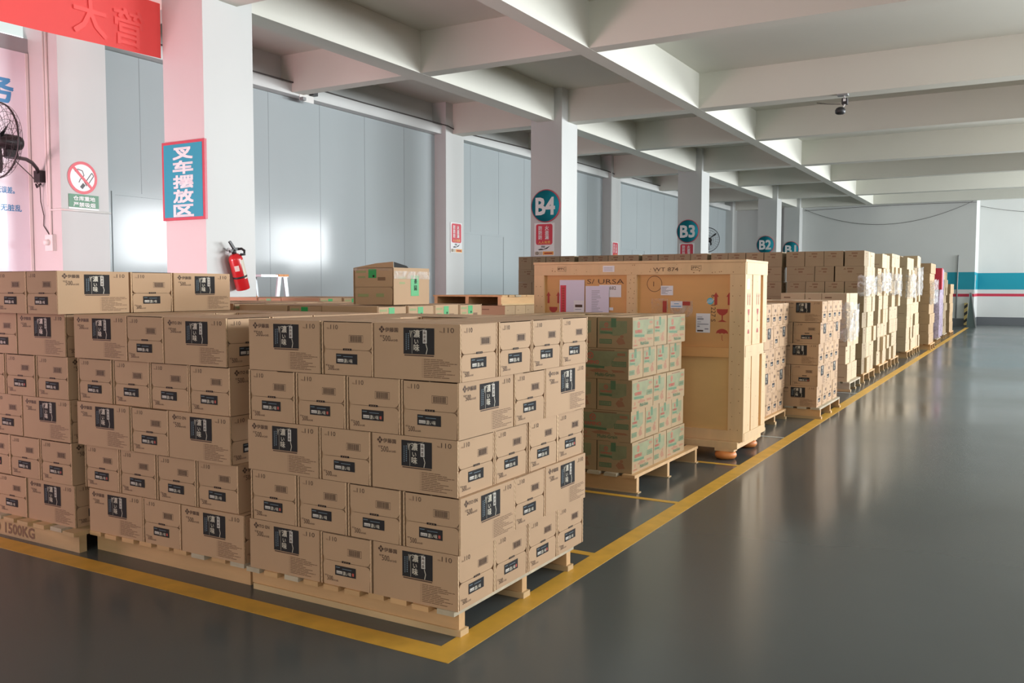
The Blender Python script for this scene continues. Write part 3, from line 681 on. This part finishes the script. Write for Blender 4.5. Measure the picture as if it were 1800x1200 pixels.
def sheet(u0, u1, v0, v1, m, w, name='paper_label', extra=None, label=None, Fx=FP):
    b = MB(); b.poly([Fx(u0, v0, w), Fx(u1, v0, w), Fx(u1, v1, w), Fx(u0, v1, w)], m)
    if extra: extra(b, w+.0005)
    return b.build(name, cr, None, label=label)
def lines(u0, u1, v0, v1, n, m='paper_print'):
    def ex(b, w):
        r = random.Random(int(abs(u0)*1000))
        for i in range(n):
            v = v0+(v1-v0)*i/n; b.rect(FP, u0, u0+(u1-u0)*r.uniform(.3, 1), v, v+.004, m, w)
    return ex
sheet(-1.237, -1.134, 1.442, 1.493, 'paper', .0255, extra=lambda b, w: [b.rect(F, -1.227, -1.15, 1.452+k*.012, 1.455+k*.012, 'paper_print', .002) for k in range(3)])
def pouch(b, w):
    b.rect(FP, -1.637, -1.583, 1.05, 1.334, 'sign_red', w)
    for k in range(12): b.rect(FP, -1.622, -1.598, 1.07+k*.021, 1.083+k*.021, 'red_mark', w+.0004)
    b.rect(FP, -1.51, -1.414, 1.05, 1.207, 'paper', w+.001); b.rect(FP, -1.497, -1.43, 1.15, 1.172, 'ink', w+.0015); b.rect(FP, -1.497, -1.44, 1.13, 1.135, 'paper_print', w+.0015)
sheet(-1.644, -1.412, 1.04, 1.378, 'paper_lilac', .006, 'document_pouch', pouch, 'clear document pouch with a red strip')
def num(b, w): b.text(FP, '682', -1.185, 1.298, .040, 'pen', w)
sheet(-1.278, -1.082, 1.236, 1.337, 'paper', .003, extra=num)
sheet(-1.401, -1.188, 1.05, 1.328, 'paper_lilac', .008, extra=lines(-1.345, -1.24, 1.10, 1.30, 14))
sheet(-1.188, -1.151, 1.128, 1.152, 'paper', .003)
sheet(-.741, -.639, 1.255, 1.33, 'paper', .003, extra=lines(-.735, -.65, 1.265, 1.325, 7))
sheet(-.82, -.68, 1.08, 1.228, 'clear_film', .003, 'document_pouch', lambda b, w: b.rect(FP, -.724, -.691, 1.118, 1.209, 'red_mark', w), 'clear pouch with dark red strip')
def pz(b, w):
    b.rect(FP, -.658, -.561, 1.154, 1.207, 'paper', w); b.rect(FP, -.63, -.59, 1.185, 1.19, 'sign_blue', w+.0005); b.rect(FP, -.655, -.57, 1.165, 1.171, 'sign_blue', w+.0005); b.rect(FP, -.560, -.498, 1.175, 1.206, 'red_mark', w)
sheet(-.664, -.476, 1.085, 1.211, 'clear_film', .003, 'document_pouch', pz, 'clear pouch with white slip')
def ship(b, w):
    for k, (a, c, h) in enumerate([(.01, .05, .004), (.01, .06, .012), (.01, .04, .004), (.01, .10, .007), (.01, .03, .01), (.07, .1, .01)]): b.rect(FP, -.448+a, -.448+c, 1.085-k*.019, 1.085-k*.019+h, 'paper_print', w)
    b.rect(FP, -.438, -.39, .974, .986, 'ink', w)
sheet(-.448, -.335, .966, 1.115, 'paper', .003, extra=ship)
b = MB(); b.disc(FP, -.337, 1.211, .026, .026, 'cyan_sticker', .002)
for k in range(-2, 3): b.line(FP, [(-.337+k*.009-.012, 1.196), (-.337+k*.009+.012, 1.226)], .003, 'paper', .003)
b.build('round_sticker', cr, None, label='round cyan striped sticker')
sheet(4.045, 4.116, 1.303, 1.382, 'paper', .0015, Fx=F2)

# ------------------------------------------------------------------ opened carton on the green-labelled stack
tc = carton('green', -1.515, 1.56, 1.2105, -PI/2+.02, 'dented opened carton with shiny tape on the green-labelled stack', None, .90, 1.12, 1.0)
fl = MB(); fl.raw([(x, y_, z) for x in (.196, .2) for y_, z in ((-.13, .2145), (.13, .2145), (.128, .248), (.02, .240))], [(0, 1, 2, 3), (7, 6, 5, 4), (0, 4, 5, 1), (1, 5, 6, 2), (2, 6, 7, 3), (3, 7, 4, 0)], 'card_green')
fl.build('torn_flap', tc, None, label='lifted torn top flap')
b = MB(); b.raw([(.195, .131, .247), (.06, .133, .226), (.04, .133, .2145), (.195, .131, .2145)], [(0, 1, 2, 3)], 'slot_black'); b.build('dark_opening', tc, None, label='dark torn opening')
b = MB(); b.box(-.2, .2, .1335, .1355, .150, .195, 'clear_film'); b.box(.198, .2015, -.13, .13, .198, .2135, 'clear_film'); b.build('clear_tape', tc, None, label='shiny clear tape')

# ------------------------------------------------------------------ stretch film round the far stacks
def wrap(label, x, y0, y1, z0, z1, depth, m='stretch_film', seed=0, off=.03):
    r = random.Random(seed); nz = 10; vs = []; fs = []
    path = [(x-depth, y0-off)]+[(x-depth+depth*i/4, y0-off) for i in range(1, 4)]+[(x+off, y0-off+.012)]
    ny = max(6, int((y1-y0)/.08)); path += [(x+off+r.uniform(-.008, .01), y0+(y1-y0)*i/ny) for i in range(1, ny+1)]
    for j in range(nz+1):
        for i, (px, py) in enumerate(path):
            vs.append((px+r.uniform(0, .012), py-r.uniform(0, .010) if i < 5 else py, z0+(z1-z0)*j/nz+(r.uniform(-.03, .03) if j in (0, nz) else 0)))
    n = len(path)
    for j in range(nz):
        for i in range(n-1): fs.append((j*n+i, j*n+i+1, (j+1)*n+i+1, (j+1)*n+i))
    b = MB(); b.raw(vs, fs, m)
    b.build('stretch_film', label=label, category='plastic film', group='stretch film on the pallet stacks')
wrap('clear crinkled stretch film round the low pale stack', -.19, 9.2, 9.85, .66, 1.12, .10, seed=1)
wrap('clear film band round the tall stack at the aisle', -.17, 10.3, 11.3, 1.22, 1.50, .08, seed=2)
wrap('clear film band round the stack behind the aisle stack', -.19, 11.95, 13.0, 1.25, 1.55, .05, seed=3)
wrap('clear film band round the tall stack after the gap', -.17, 13.3, 14.3, 1.20, 1.58, .05, seed=4)
wrap('clear film band round the middle far stack', -.15, 15.4, 16.4, 1.15, 1.58, .05, seed=5)
wrap('clear film band round the stack before the jutting one', -.15, 16.6, 17.6, 1.18, 1.75, .05, seed=6)
wrap('clear film band round the stack jutting over the line', .025, 18.1, 19.2, 1.0, 1.5, .05, seed=7)
wrap('purple film covering the far stack from top to floor', -.04, 20.4, 21.5, .16, 1.78, .25, 'lilac_film', 8)
b = MB().box(-.34, .025, 20.325, 20.335, 1.30, 1.80, 'sign_red'); b.box(.025, .035, 20.325, 20.55, 1.30, 1.80, 'sign_red')
b.build('red_corner_sheet', label='red sheet tucked under the purple film corner', category='sheet')

# ------------------------------------------------------------------ signs on the columns
def round_sign(txt, x, y_, z):
    t = thing('round_sign', f'round teal sign reading {txt} with red rim on a column', 'sign', (x, y_, z), 0, None)
    MB().lathe([(.302, 0), (.302, -.016), (.29, -.020)], 'sign_rim', 48, axis='y').build('rim', t)
    b = MB(); b.lathe([(.286, -.0195), (.286, -.0225)], 'sign_teal', 48, axis='y'); b.build('sign_face', t)
    F = face((0, -.0228, 0), (1, 0, 0), (0, 0, 1), (0, -1, 0))
    MB().text(F, txt, -.195, -.155, .44, 'sign_white', bold=.045, width=.385).build('lettering', t)
for txt, x, y_, z in (('B4', -5.948, 11.845, 2.826), ('B3', -5.985, 19.845, 2.815), ('B2', -5.995, 27.845, 2.81), ('B1', -5.975, 31.495, 2.79)): round_sign(txt, x, y_, z)
def fire_sign(label, o, ax, n):
    """white board with a red panel of fire-safety lettering; o = lower-left corner"""
    t = thing('fire_safety_sign', label, 'sign', o)
    F = face((0, 0, 0), ax, (0, 0, 1), n); W, H = .41, .60
    b = MB(); b.raw([F(u, v, w_) for w_ in (0, .012) for v in (0, H) for u in (0, W)], [(0, 2, 3, 1), (4, 5, 7, 6), (0, 1, 5, 4), (2, 6, 7, 3), (0, 4, 6, 2), (1, 3, 7, 5)], 'sign_white'); b.build('board', t)
    r = .04; a, c, d, e = .035, W-.03, .20, H-.02
    pts = [(c-r+r*math.cos(q), e-r+r*math.sin(q)) for q in [PI/2*i/5 for i in range(6)]]+[(a+r-r*math.sin(q), e-r+r*math.cos(q)) for q in [PI/2*i/5 for i in range(6)]]
    pts += [(a+r-r*math.cos(q), d+r-r*math.sin(q)) for q in [PI/2*i/5 for i in range(6)]]+[(c-r+r*math.sin(q), d+r-r*math.cos(q)) for q in [PI/2*i/5 for i in range(6)]]
    MB().shape(F, pts, 'sign_red', .0130).build('red_panel', t)
    b = MB()
    for i, ch in enumerate('防防防'): b.text(F, ch, .09, .475-.085*i, .085, 'sign_white', .0145, .03)
    for i, ch in enumerate('火盗漏'): b.text(F, ch, .225, .475-.085*i, .085, 'sign_white', .0145, .03)
    b.text(F, '人人有责', .085, .222, .06, 'sign_yellow', .0145, .02, width=.25)
    b.build('lettering', t)
    b = MB(); b.shape(F, [(.08, .115), (.14, .13), (.20, .12), (.30, .165), (.33, .175), (.27, .125), (.18, .105), (.10, .10)], 'dark_plastic', .0132); b.shape(F, [(.14, .15), (.22, .14), (.23, .18), (.15, .185)], 'grey_metal', .0132)
    b.rect(F, .18, W-.005, .012, .075, 'sign_orange', .0131); b.rect(F, .01, .17, .012, .075, 'label_cream', .0131); b.ring(F, .06, .045, .022, .03, 'ink', .0135); b.line(F, [(.06, .015), (.06, .075)], .006, 'ink', .0135); b.line(F, [(.03, .045), (.09, .045)], .006, 'ink', .0135); b.rect(F, .21, .38, .03, .055, 'red_mark', .0135)
    b.build('picture_print', t)
fire_sign('red and white fire safety sign under the B4 sign', (-6.184, 11.848, 1.915), (1, 0, 0), (0, -1, 0))
fire_sign('red and white fire safety sign under the B3 sign', (-6.215, 19.848, 1.90), (1, 0, 0), (0, -1, 0))
fire_sign('red and white fire safety sign on the wall pillar beside B4', (PX+.002, 11.99, 2.02), (0, 1, 0), (1, 0, 0))
fire_sign('red and white fire safety sign on the wall pillar beside B3', (PX+.002, 19.91, 2.0), (0, 1, 0), (1, 0, 0))
# forklift parking sign
t = thing('parking_sign', 'teal vertical sign with five white characters and pink rim on column', 'sign', (-6.073, 3.848, 2.46))
MB().box(-.335, .335, -.03, 0, -.425, .415, 'sign_rim').build('rim', t)
MB().box(-.305, .30, -.0325, -.03, -.395, .385, 'sign_cyan').build('sign_face', t)
b = MB(); F = face((0, -.0328, 0), (1, 0, 0), (0, 0, 1), (0, -1, 0))
for i, ch in enumerate('叉车摆放区'): b.text(F, ch, -.155, .235-.153*i, .142, 'sign_white', bold=.075, width=.31)
b.build('lettering', t)
# no smoking sign + green plate on the wall pillar
t = thing('no_smoking_sign', 'round red no smoking sign on white wall pillar', 'sign', (-8.278, 4.135, 2.65))
F = face((0, 0, 0), (0, 1, 0), (0, 0, 1), (1, 0, 0))
MB().disc(F, 0, 0, .20, .195, 'sign_white', .002, 40).build('sign_face', t)
b = MB().ring(F, 0, 0, .163, .198, 'sign_red', .003, 48); b.line(F, [(-.125, .125), (.125, -.125)], .034, 'sign_red', .0045); b.build('red_ring_print', t)
b = MB(); b.line(F, [(-.02, -.125), (.02, -.075)], .042, 'dark_plastic', .0032); b.line(F, [(.03, -.06), (.125, .07)], 0.010, 'dark_plastic', .0032); b.line(F, [(.065, -.085), (.15, .035)], 0.010, 'dark_plastic', .0032); b.line(F, [(.125, .07), (.15, .035)], 0.010, 'dark_plastic', .0032); b.line(F, [(.02, -.04), (.055, -.095)], 0.010, 'dark_plastic', .0032)
b.line(F, [(-.10, .07), (-.06, .10), (0, .085), (.02, .03), (-.03, -.02), (-.05, -.06)], 0.010, 'dark_plastic', .0032); b.shape(F, [(-.10, .07), (-.06, .055), (-.05, .085), (-.08, .09)], 'dark_plastic', .0033)
b.build('cigarette_print', t)
t = thing('warning_plate', 'green plate with two lines of white lettering under no smoking sign', 'sign', (-8.278, 3.945, 2.30))
MB().box(0, .004, 0, .40, -.015, .145, 'sign_green').box(0, .003, -.0, .40, -.035, -.016, 'sign_white').build('plate', t)
F = face((.0045, 0, 0), (0, 1, 0), (0, 0, 1), (1, 0, 0))
MB().text(F, '仓库重地', .06, .075, .058, 'sign_white', bold=.03, width=.29).text(F, '严禁吸烟', .06, .0, .058, 'sign_white', bold=.03, width=.29).build('lettering', t)

# ------------------------------------------------------------------ wall poster and red banner
t = thing('wall_poster', 'pale lilac wall poster with blue lettering behind the fan', 'poster', (-8.858, .085, 0))
MB().box(0, .006, -3.2, 3.72, .5, 4.15, 'poster').build('board', t)
MB().box(0, .012, 3.72, 3.755, .4, 4.15, 'white_plastic').build('frame', t)
F = face((.0065, 0, 0), (0, 1, 0), (0, 0, 1), (1, 0, 0))
b = MB(); b.text(F, '服务', 2.84, 3.545, .34, 'sign_blue', bold=.05, width=.72); b.text(F, '，无误差。', 3.25, 2.445, .085, 'sign_blue', bold=.03, width=.29); b.text(F, '时清扫．无脏乱', 3.02, 2.235, .085, 'sign_blue', bold=.03, width=.60)
b.build('lettering', t)
t = thing('banner', 'long red cloth banner hanging under the beam beside the column', 'banner', (-6.42, 0, 0))
n = 40; b = MB(); vs = []; y0, y1 = -4.1, 3.847
for i in range(n+1):
    y_ = y0+(y1-y0)*i/n; sag = -.10*math.sin(PI*i/n)
    vs += [(.006*math.sin(i*.9), y_, 3.79+sag*.8), (.006*math.sin(i*.9+1), y_, 4.372)]
b.raw(vs, [(2*i, 2*i+2, 2*i+3, 2*i+1) for i in range(n)], 'banner_red', True); b.build('cloth', t)
F = face((.016, 0, 0), (0, 1, 0), (0, 0, 1), (1, 0, 0))
MB().text(F, '大', 2.82, 3.86, .40, 'banner_text', bold=.02, mirror=True).text(F, '管', 3.27, 3.86, .40, 'banner_text', bold=.02, mirror=True).build('lettering', t)

# ------------------------------------------------------------------ fans, pipes, switches, cables
def cage_fan(name, label, c, axis_rz, R, mount_pts, bracket):
    t = thing(name, label, 'fan', c, axis_rz)
    def ringp(r, yy, n=40): return [(r*math.cos(2*PI*i/n), yy, r*math.sin(2*PI*i/n)) for i in range(n)]
    g = MB(); g.tube(ringp(R, 0), .010, 'black_metal', 6, True)
    for r, yy in ((R*.97, -.06), (R*.97, .05), (R*.8, -.085), (R*.8, .075), (R*.6, -.10), (R*.6, .09), (R*.4, -.105), (R*.4, .095), (R*.2, -.108)): g.tube(ringp(r, yy), .0025, 'black_metal', 4, True)
    for k in range(28):
        a = 2*PI*k/28; cs, sn = math.cos(a), math.sin(a)
        for s, d in ((-1, .108), (1, .10)): g.tube([(cs*r*R, s*yy*d/.1, sn*r*R) for r, yy in ((.18, .1), (.4, .097), (.6, .09), (.8, .077), (.95, .05), (1, 0))], .002, 'black_metal', 4)
    g.build('cage_mesh', t)
    bl = MB()
    for k in range(3):
        a = 2*PI*k/3+.6; vs = []
        for r, wd, tw in ((.12, .05, .04), (.45, .12, .035), (.75, .15, .025), (.88, .09, .015)):
            for s in (-1, 1):
                aa = a+s*wd/max(r, .3)*.55; vs.append((r*R*math.cos(aa), s*tw, r*R*math.sin(aa)))
        bl.raw(vs, [(2*i, 2*i+1, 2*i+3, 2*i+2) for i in range(3)], 'dark_plastic', True)
    bl.build('blade', t); bpy.data.objects[bl and 'blade'] if False else None
    MB().lathe([(.03, -.03), (.075, .06), (.085, .10), (.085, .22), (.07, .26), (.03, .275)], 'black_metal', 20, axis='y').build('motor', t)
    return t
f = cage_fan('wall_fan', 'black caged fan on curved arm from the wall pillar, before lilac poster', (-7.84, 2.85, 2.885), .0, .40, None, None)
b = MB(); inv = Vector((-7.84, 2.85, 2.885))
pth = [(-7.86, 3.02, 2.76), (-8.10, 3.10, 2.765), (-8.24, 3.3, 2.788), (-8.36, 3.48, 2.80), (-8.47, 3.62, 2.785), (-8.56, 3.73, 2.74), (-8.63, 3.80, 2.68)]
b.tube([Vector(q)-inv for q in pth], .022, 'black_metal', 10); b.build('arm', f)
MB().box(-.06, .02, .10, .22, -.16, -.06, 'black_metal').build('yoke', f)
b = MB(); b.box(-8.69-inv.x, -8.57-inv.x, 3.77-inv.y, 3.85-inv.y, 2.58-inv.z, 2.72-inv.z, 'black_metal'); b.tube([(-8.68-inv.x, 3.79-inv.y, 2.56-inv.z), (-8.63-inv.x, 3.77-inv.y, 2.52-inv.z), (-8.58-inv.x, 3.79-inv.y, 2.56-inv.z)], .012, 'black_metal'); b.build('wall_bracket', f)
cb_ = MB(); cb_.tube([(-8.25, 3.30, 2.74), (-8.45, 3.6, 2.62), (-8.60, 3.79, 2.53), (-8.64, 3.82, 2.35), (-8.60, 3.83, 2.18), (-8.62, 3.835, 2.06), (-8.52, 3.84, 1.95), (-8.47, 3.835, 1.87)], .006, 'cable'); cb_.build('fan_cable', label='thin dark cable hanging from the caged fan to the socket', category='cable')
f2 = cage_fan('wall_fan', 'distant caged fan half hidden behind the B3 column', (-7.86, 27.35, 3.0), 0, .42, None, None)
MB().tube([(0, .26, 0), (0, .40, -.12), (-.05, .50, -.15)], .025, 'black_metal').build('arm', f2)
t = thing('wall_socket', 'white socket box with plug on the wall pillar edge', 'socket', (-8.47, 3.848, 1.85))
MB().box(-.075, .075, -.05, 0, -.10, .095, 'white_plastic').build('socket_box', t)
MB().lathe([(.035, -.05), (.035, -.10), (.02, -.11)], 'white_plastic', 14, axis='y').build('plug', t)
def pipe(label, pts, r, m='white_plastic'): MB().tube(pts, r, m).build('conduit_pipe', label=label, category='pipe')
pipe('white conduit running down the wall pillar to the socket', [(-8.475, 3.835, 4.9), (-8.475, 3.835, 1.945)], .018)
pipe('second white conduit beside it on the wall pillar', [(-8.53, 3.835, 4.9), (-8.525, 3.835, 2.6), (-8.51, 3.835, 2.3)], .014)
pipe('white conduit branching sideways under the green plate', [(-8.47, 3.832, 2.245), (-8.265, 3.832, 2.245), (-8.262, 4.0, 2.245), (-8.262, 4.50, 2.245)], .012)
pts = [(-8.245, 4.9, 4.52), (-8.245, 7.5, 4.515), (-8.245, 9.5, 4.507), (-8.245, 11.3, 4.515), (-8.16, 11.9, 4.49), (-8.165, 12.5, 4.40), (-8.245, 12.7, 4.47), (-8.245, 15.4, 4.515), (-8.245, 19.7, 4.515), (-8.16, 20.0, 4.46), (-8.16, 20.5, 4.43), (-8.245, 21, 4.515), (-8.245, 27.6, 4.515)]
MB().tube(pts, .011, 'cable').build('power_cable', label='black cable strung along the top of the grey panel wall', category='cable')
b = MB(); b.box(-8.27, -8.262, 7.90, 8.22, 4.27, 4.53, 'white_plastic'); b.box(-8.262, -8.17, 8.12, 8.22, 4.38, 4.49, 'dark_plastic'); b.box(-8.262, -8.19, 7.90, 7.97, 4.27, 4.32, 'grey_metal'); b.build('cable_clamp', label='small dark clamp on the cable above the grey panels', category='bracket')
def cat(label, p0, p1, sag, r=.007):
    P = [Vector(p0).lerp(Vector(p1), i/20)-Vector((0, 0, sag*4*(i/20)*(1-i/20))) for i in range(21)]
    MB().tube(P, r, 'cable', 6).build('power_cable', label=label, category='cable')
cat('sagging cable on the far white wall', (-5.6, 31.95, 4.30), (.05, 31.95, 4.35), .68)
cat('straight cable near the top of the far white wall', (-5.6, 31.9, 4.24), (.17, 31.9, 4.30), -.04)
cat('cable drooping on the recessed white wall', (.2, 34.2, 4.35), (5.0, 34.2, 4.45), .35)
pipe('grey conduit standing on the far white wall', [(-.37, 31.97, .30), (-.35, 31.97, 2.5)], .022, 'grey_metal')
MB().box(.172, .20, 32.1, 32.25, 1.62, 1.80, 'white_plastic').build('switch_box', label='small white switch box on the teal band corner', category='switch')
pipe('thin white conduit under the switch box', [(.18, 32.17, 1.62), (.18, 32.17, 1.16)], .012)
# hazard guard and dark board at the far corner
b = MB(); b.box(-.117, -.012, 31.93, 32.0, .06, .83, 'hazard_yellow')
for k in range(3): z = .12+k*.25; b.prism([(-.1175, z), (-.0115, z+.09), (-.0115, z+.20), (-.1175, z+.11)], 'y', 31.928, 31.9295, 'dark_plastic')
b.build('corner_guard', label='yellow and black striped guard strip at the far wall corner', category='corner guard')
t = thing('leaning_board', 'dark green framed board leaning at the far wall corner', 'board', (.08, 31.8, 0))
b = MB(); q0 = [(-.10, -.10, .0), (.17, -.05, .0), (-.01, .10, 1.19), (-.05, .08, 1.19)]; q1 = [(x+.01, y_+.04, z) for x, y_, z in q0]
b.raw(q0+q1, [(0, 1, 2, 3), (7, 6, 5, 4), (0, 4, 5, 1), (1, 5, 6, 2), (2, 6, 7, 3), (3, 7, 4, 0)], 'dark_green'); b.build('panel', t)
b = MB(); b.raw([(.17, -.06, 0), (.21, -.06, 0), (.02, .09, 1.19), (-.01, .09, 1.19), (.17, -.02, 0), (.21, -.02, 0), (.02, .13, 1.19), (-.01, .13, 1.19)], [(0, 1, 2, 3), (7, 6, 5, 4), (0, 4, 5, 1), (1, 5, 6, 2), (2, 6, 7, 3), (3, 7, 4, 0)], 'grey_metal'); b.build('frame', t)
# security camera under the beam
t = thing('security_camera', 'black camera hanging from the ceiling beam over the aisle', 'camera', (-.81, 12.16, ZB))
MB().box(-.10, .06, -.06, .06, -.025, 0, 'grey_metal').build('mounting_plate', t)
b = MB(); b.tube([(0, 0, -.02), (.02, 0, -.09), (.01, 0, -.16), (-.03, -.02, -.23)], .012, 'white_plastic'); b.build('stem', t)
b = MB(); b.box(-.03, .055, -.05, .04, -.16, -.07, 'dark_plastic'); b.build('junction_box', t)
b = MB(); b.box(-.005, .035, -.052, -.05, -.12, -.08, 'sign_white'); b.build('badge', t)
MB().lathe([(.05, -.31), (.075, -.295), (.08, -.25), (.06, -.215), (.03, -.20)], 'dark_plastic', 18, (-.05, -.02, 0)).build('camera_head', t)
MB().tube([(-.42, .02, -.09), (-.25, .0, -.13), (-.05, 0, -.15)], .006, 'cable').build('camera_cable', t)

# ------------------------------------------------------------------ fire extinguisher on the column
t = thing('fire_extinguisher', 'red fire extinguisher hanging on the white column', 'extinguisher', (-5.675, 4.262, 1.292)); t.rotation_euler = (.30, 0, 0)
MB().lathe([(.070, 0), (.075, .006), (.075, .345), (.068, .372), (.045, .395), (.022, .405)], 'ext_red', 28).build('cylinder', t)
b = MB(); b.lathe([(.026, .405), (.026, .43), (.018, .45)], 'dark_plastic', 14); b.box(-.015, .015, -.05, .07, .43, .455, 'dark_plastic'); b.build('valve', t)
b = MB(); b.raw([(-.012, .0, .455), (.012, .0, .455), (.012, .03, .455), (-.012, .03, .455), (-.010, -.035, .545), (.010, -.035, .545), (.010, -.008, .55), (-.010, -.008, .55)], [(0, 1, 2, 3), (7, 6, 5, 4), (0, 4, 5, 1), (1, 5, 6, 2), (2, 6, 7, 3), (3, 7, 4, 0)], 'dark_plastic'); b.build('lever', t)
b = MB(); b.tube([(.0, .05, .44), (.03, .09, .435), (.055, .10, .41), (.07, .075, .375), (.06, .03, .385)], .014, 'dark_plastic', 10); b.build('hose', t)
b = MB(); b.tube([(.0+.028*math.cos(a), -.06, .455+.028*math.sin(a)) for a in [2*PI*i/14 for i in range(14)]], .003, 'steel', 6, True); b.build('safety_ring', t)
b = MB(); q = [(.0765*math.cos(a), .0765*math.sin(a)) for a in [-.1+1.25*i/8 for i in range(9)]]
b.raw([(x, y_, z) for x, y_ in q for z in (.12, .33)], [(2*i, 2*i+2, 2*i+3, 2*i+1) for i in range(8)], 'label_cream', True); b.build('instruction_label', t)
b = MB(); q = [(.0765*math.cos(a), .0765*math.sin(a)) for a in [-1.2+.65*i/6 for i in range(7)]]
b.raw([(x, y_, z) for x, y_ in q for z in (.22, .28)], [(2*i, 2*i+2, 2*i+3, 2*i+1) for i in range(6)], 'label_white', True); b.build('inspection_label', t)
b = MB(); b.lathe([(.078, .135), (.078, .155)], 'dark_plastic', 28); b.build('strap', t)
MB().tube([(-.07, -.02, .44), (-.09, -.04, .48)], .006, 'steel').build('hook', t)

# ------------------------------------------------------------------ aluminium step ladder between column and wall
t = thing('step_ladder', 'aluminium folding step ladder with orange caps by the grey panel wall', 'ladder', (-7.1, 6.03, 0))
MB().box(-.16, .14, -.26, .235, 1.455, 1.485, 'alu').build('platform', t)
for k, (x, ya, yb, zt, wd) in enumerate(((.12, .085, -.12, 1.455, .028), (.12, .185, .40, 1.455, .032), (-.14, -.22, -.36, 1.455, .018), (-.14, -.10, .10, 1.455, .018))):
    b = MB(); vs = [(x+dx_, y_+dy_, z) for (y_, z) in ((yb, 0), (ya, zt)) for dx_ in (-.013, .013) for dy_ in (-wd, wd)]
    b.raw(vs, [(0, 1, 3, 2), (4, 6, 7, 5), (0, 4, 5, 1), (2, 3, 7, 6), (0, 2, 6, 4), (1, 5, 7, 3)], 'alu'); b.build('leg', t)
for y_ in (.09, .185): MB().box(.09, .15, y_-.04, y_+.05, 1.462, 1.492, 'orange_plastic').build('hinge_cap', t, None, label='orange hinge cap')
for z in (.3, .6, .9, 1.18): 
    f_ = z/1.455
    MB().box(.107, .133, -.12+.205*f_, .40-.215*f_, z-.012, z+.012, 'alu').build('rung', t); MB().box(-.155, -.125, -.36+.14*f_, .10-.2*f_, z-.012, z+.012, 'alu').build('rung', t)
MB().box(-.16, -.12, -.17, -.08, 1.165, 1.20, 'orange_plastic').build('spreader_joint', t, None, label='orange spreader joint')
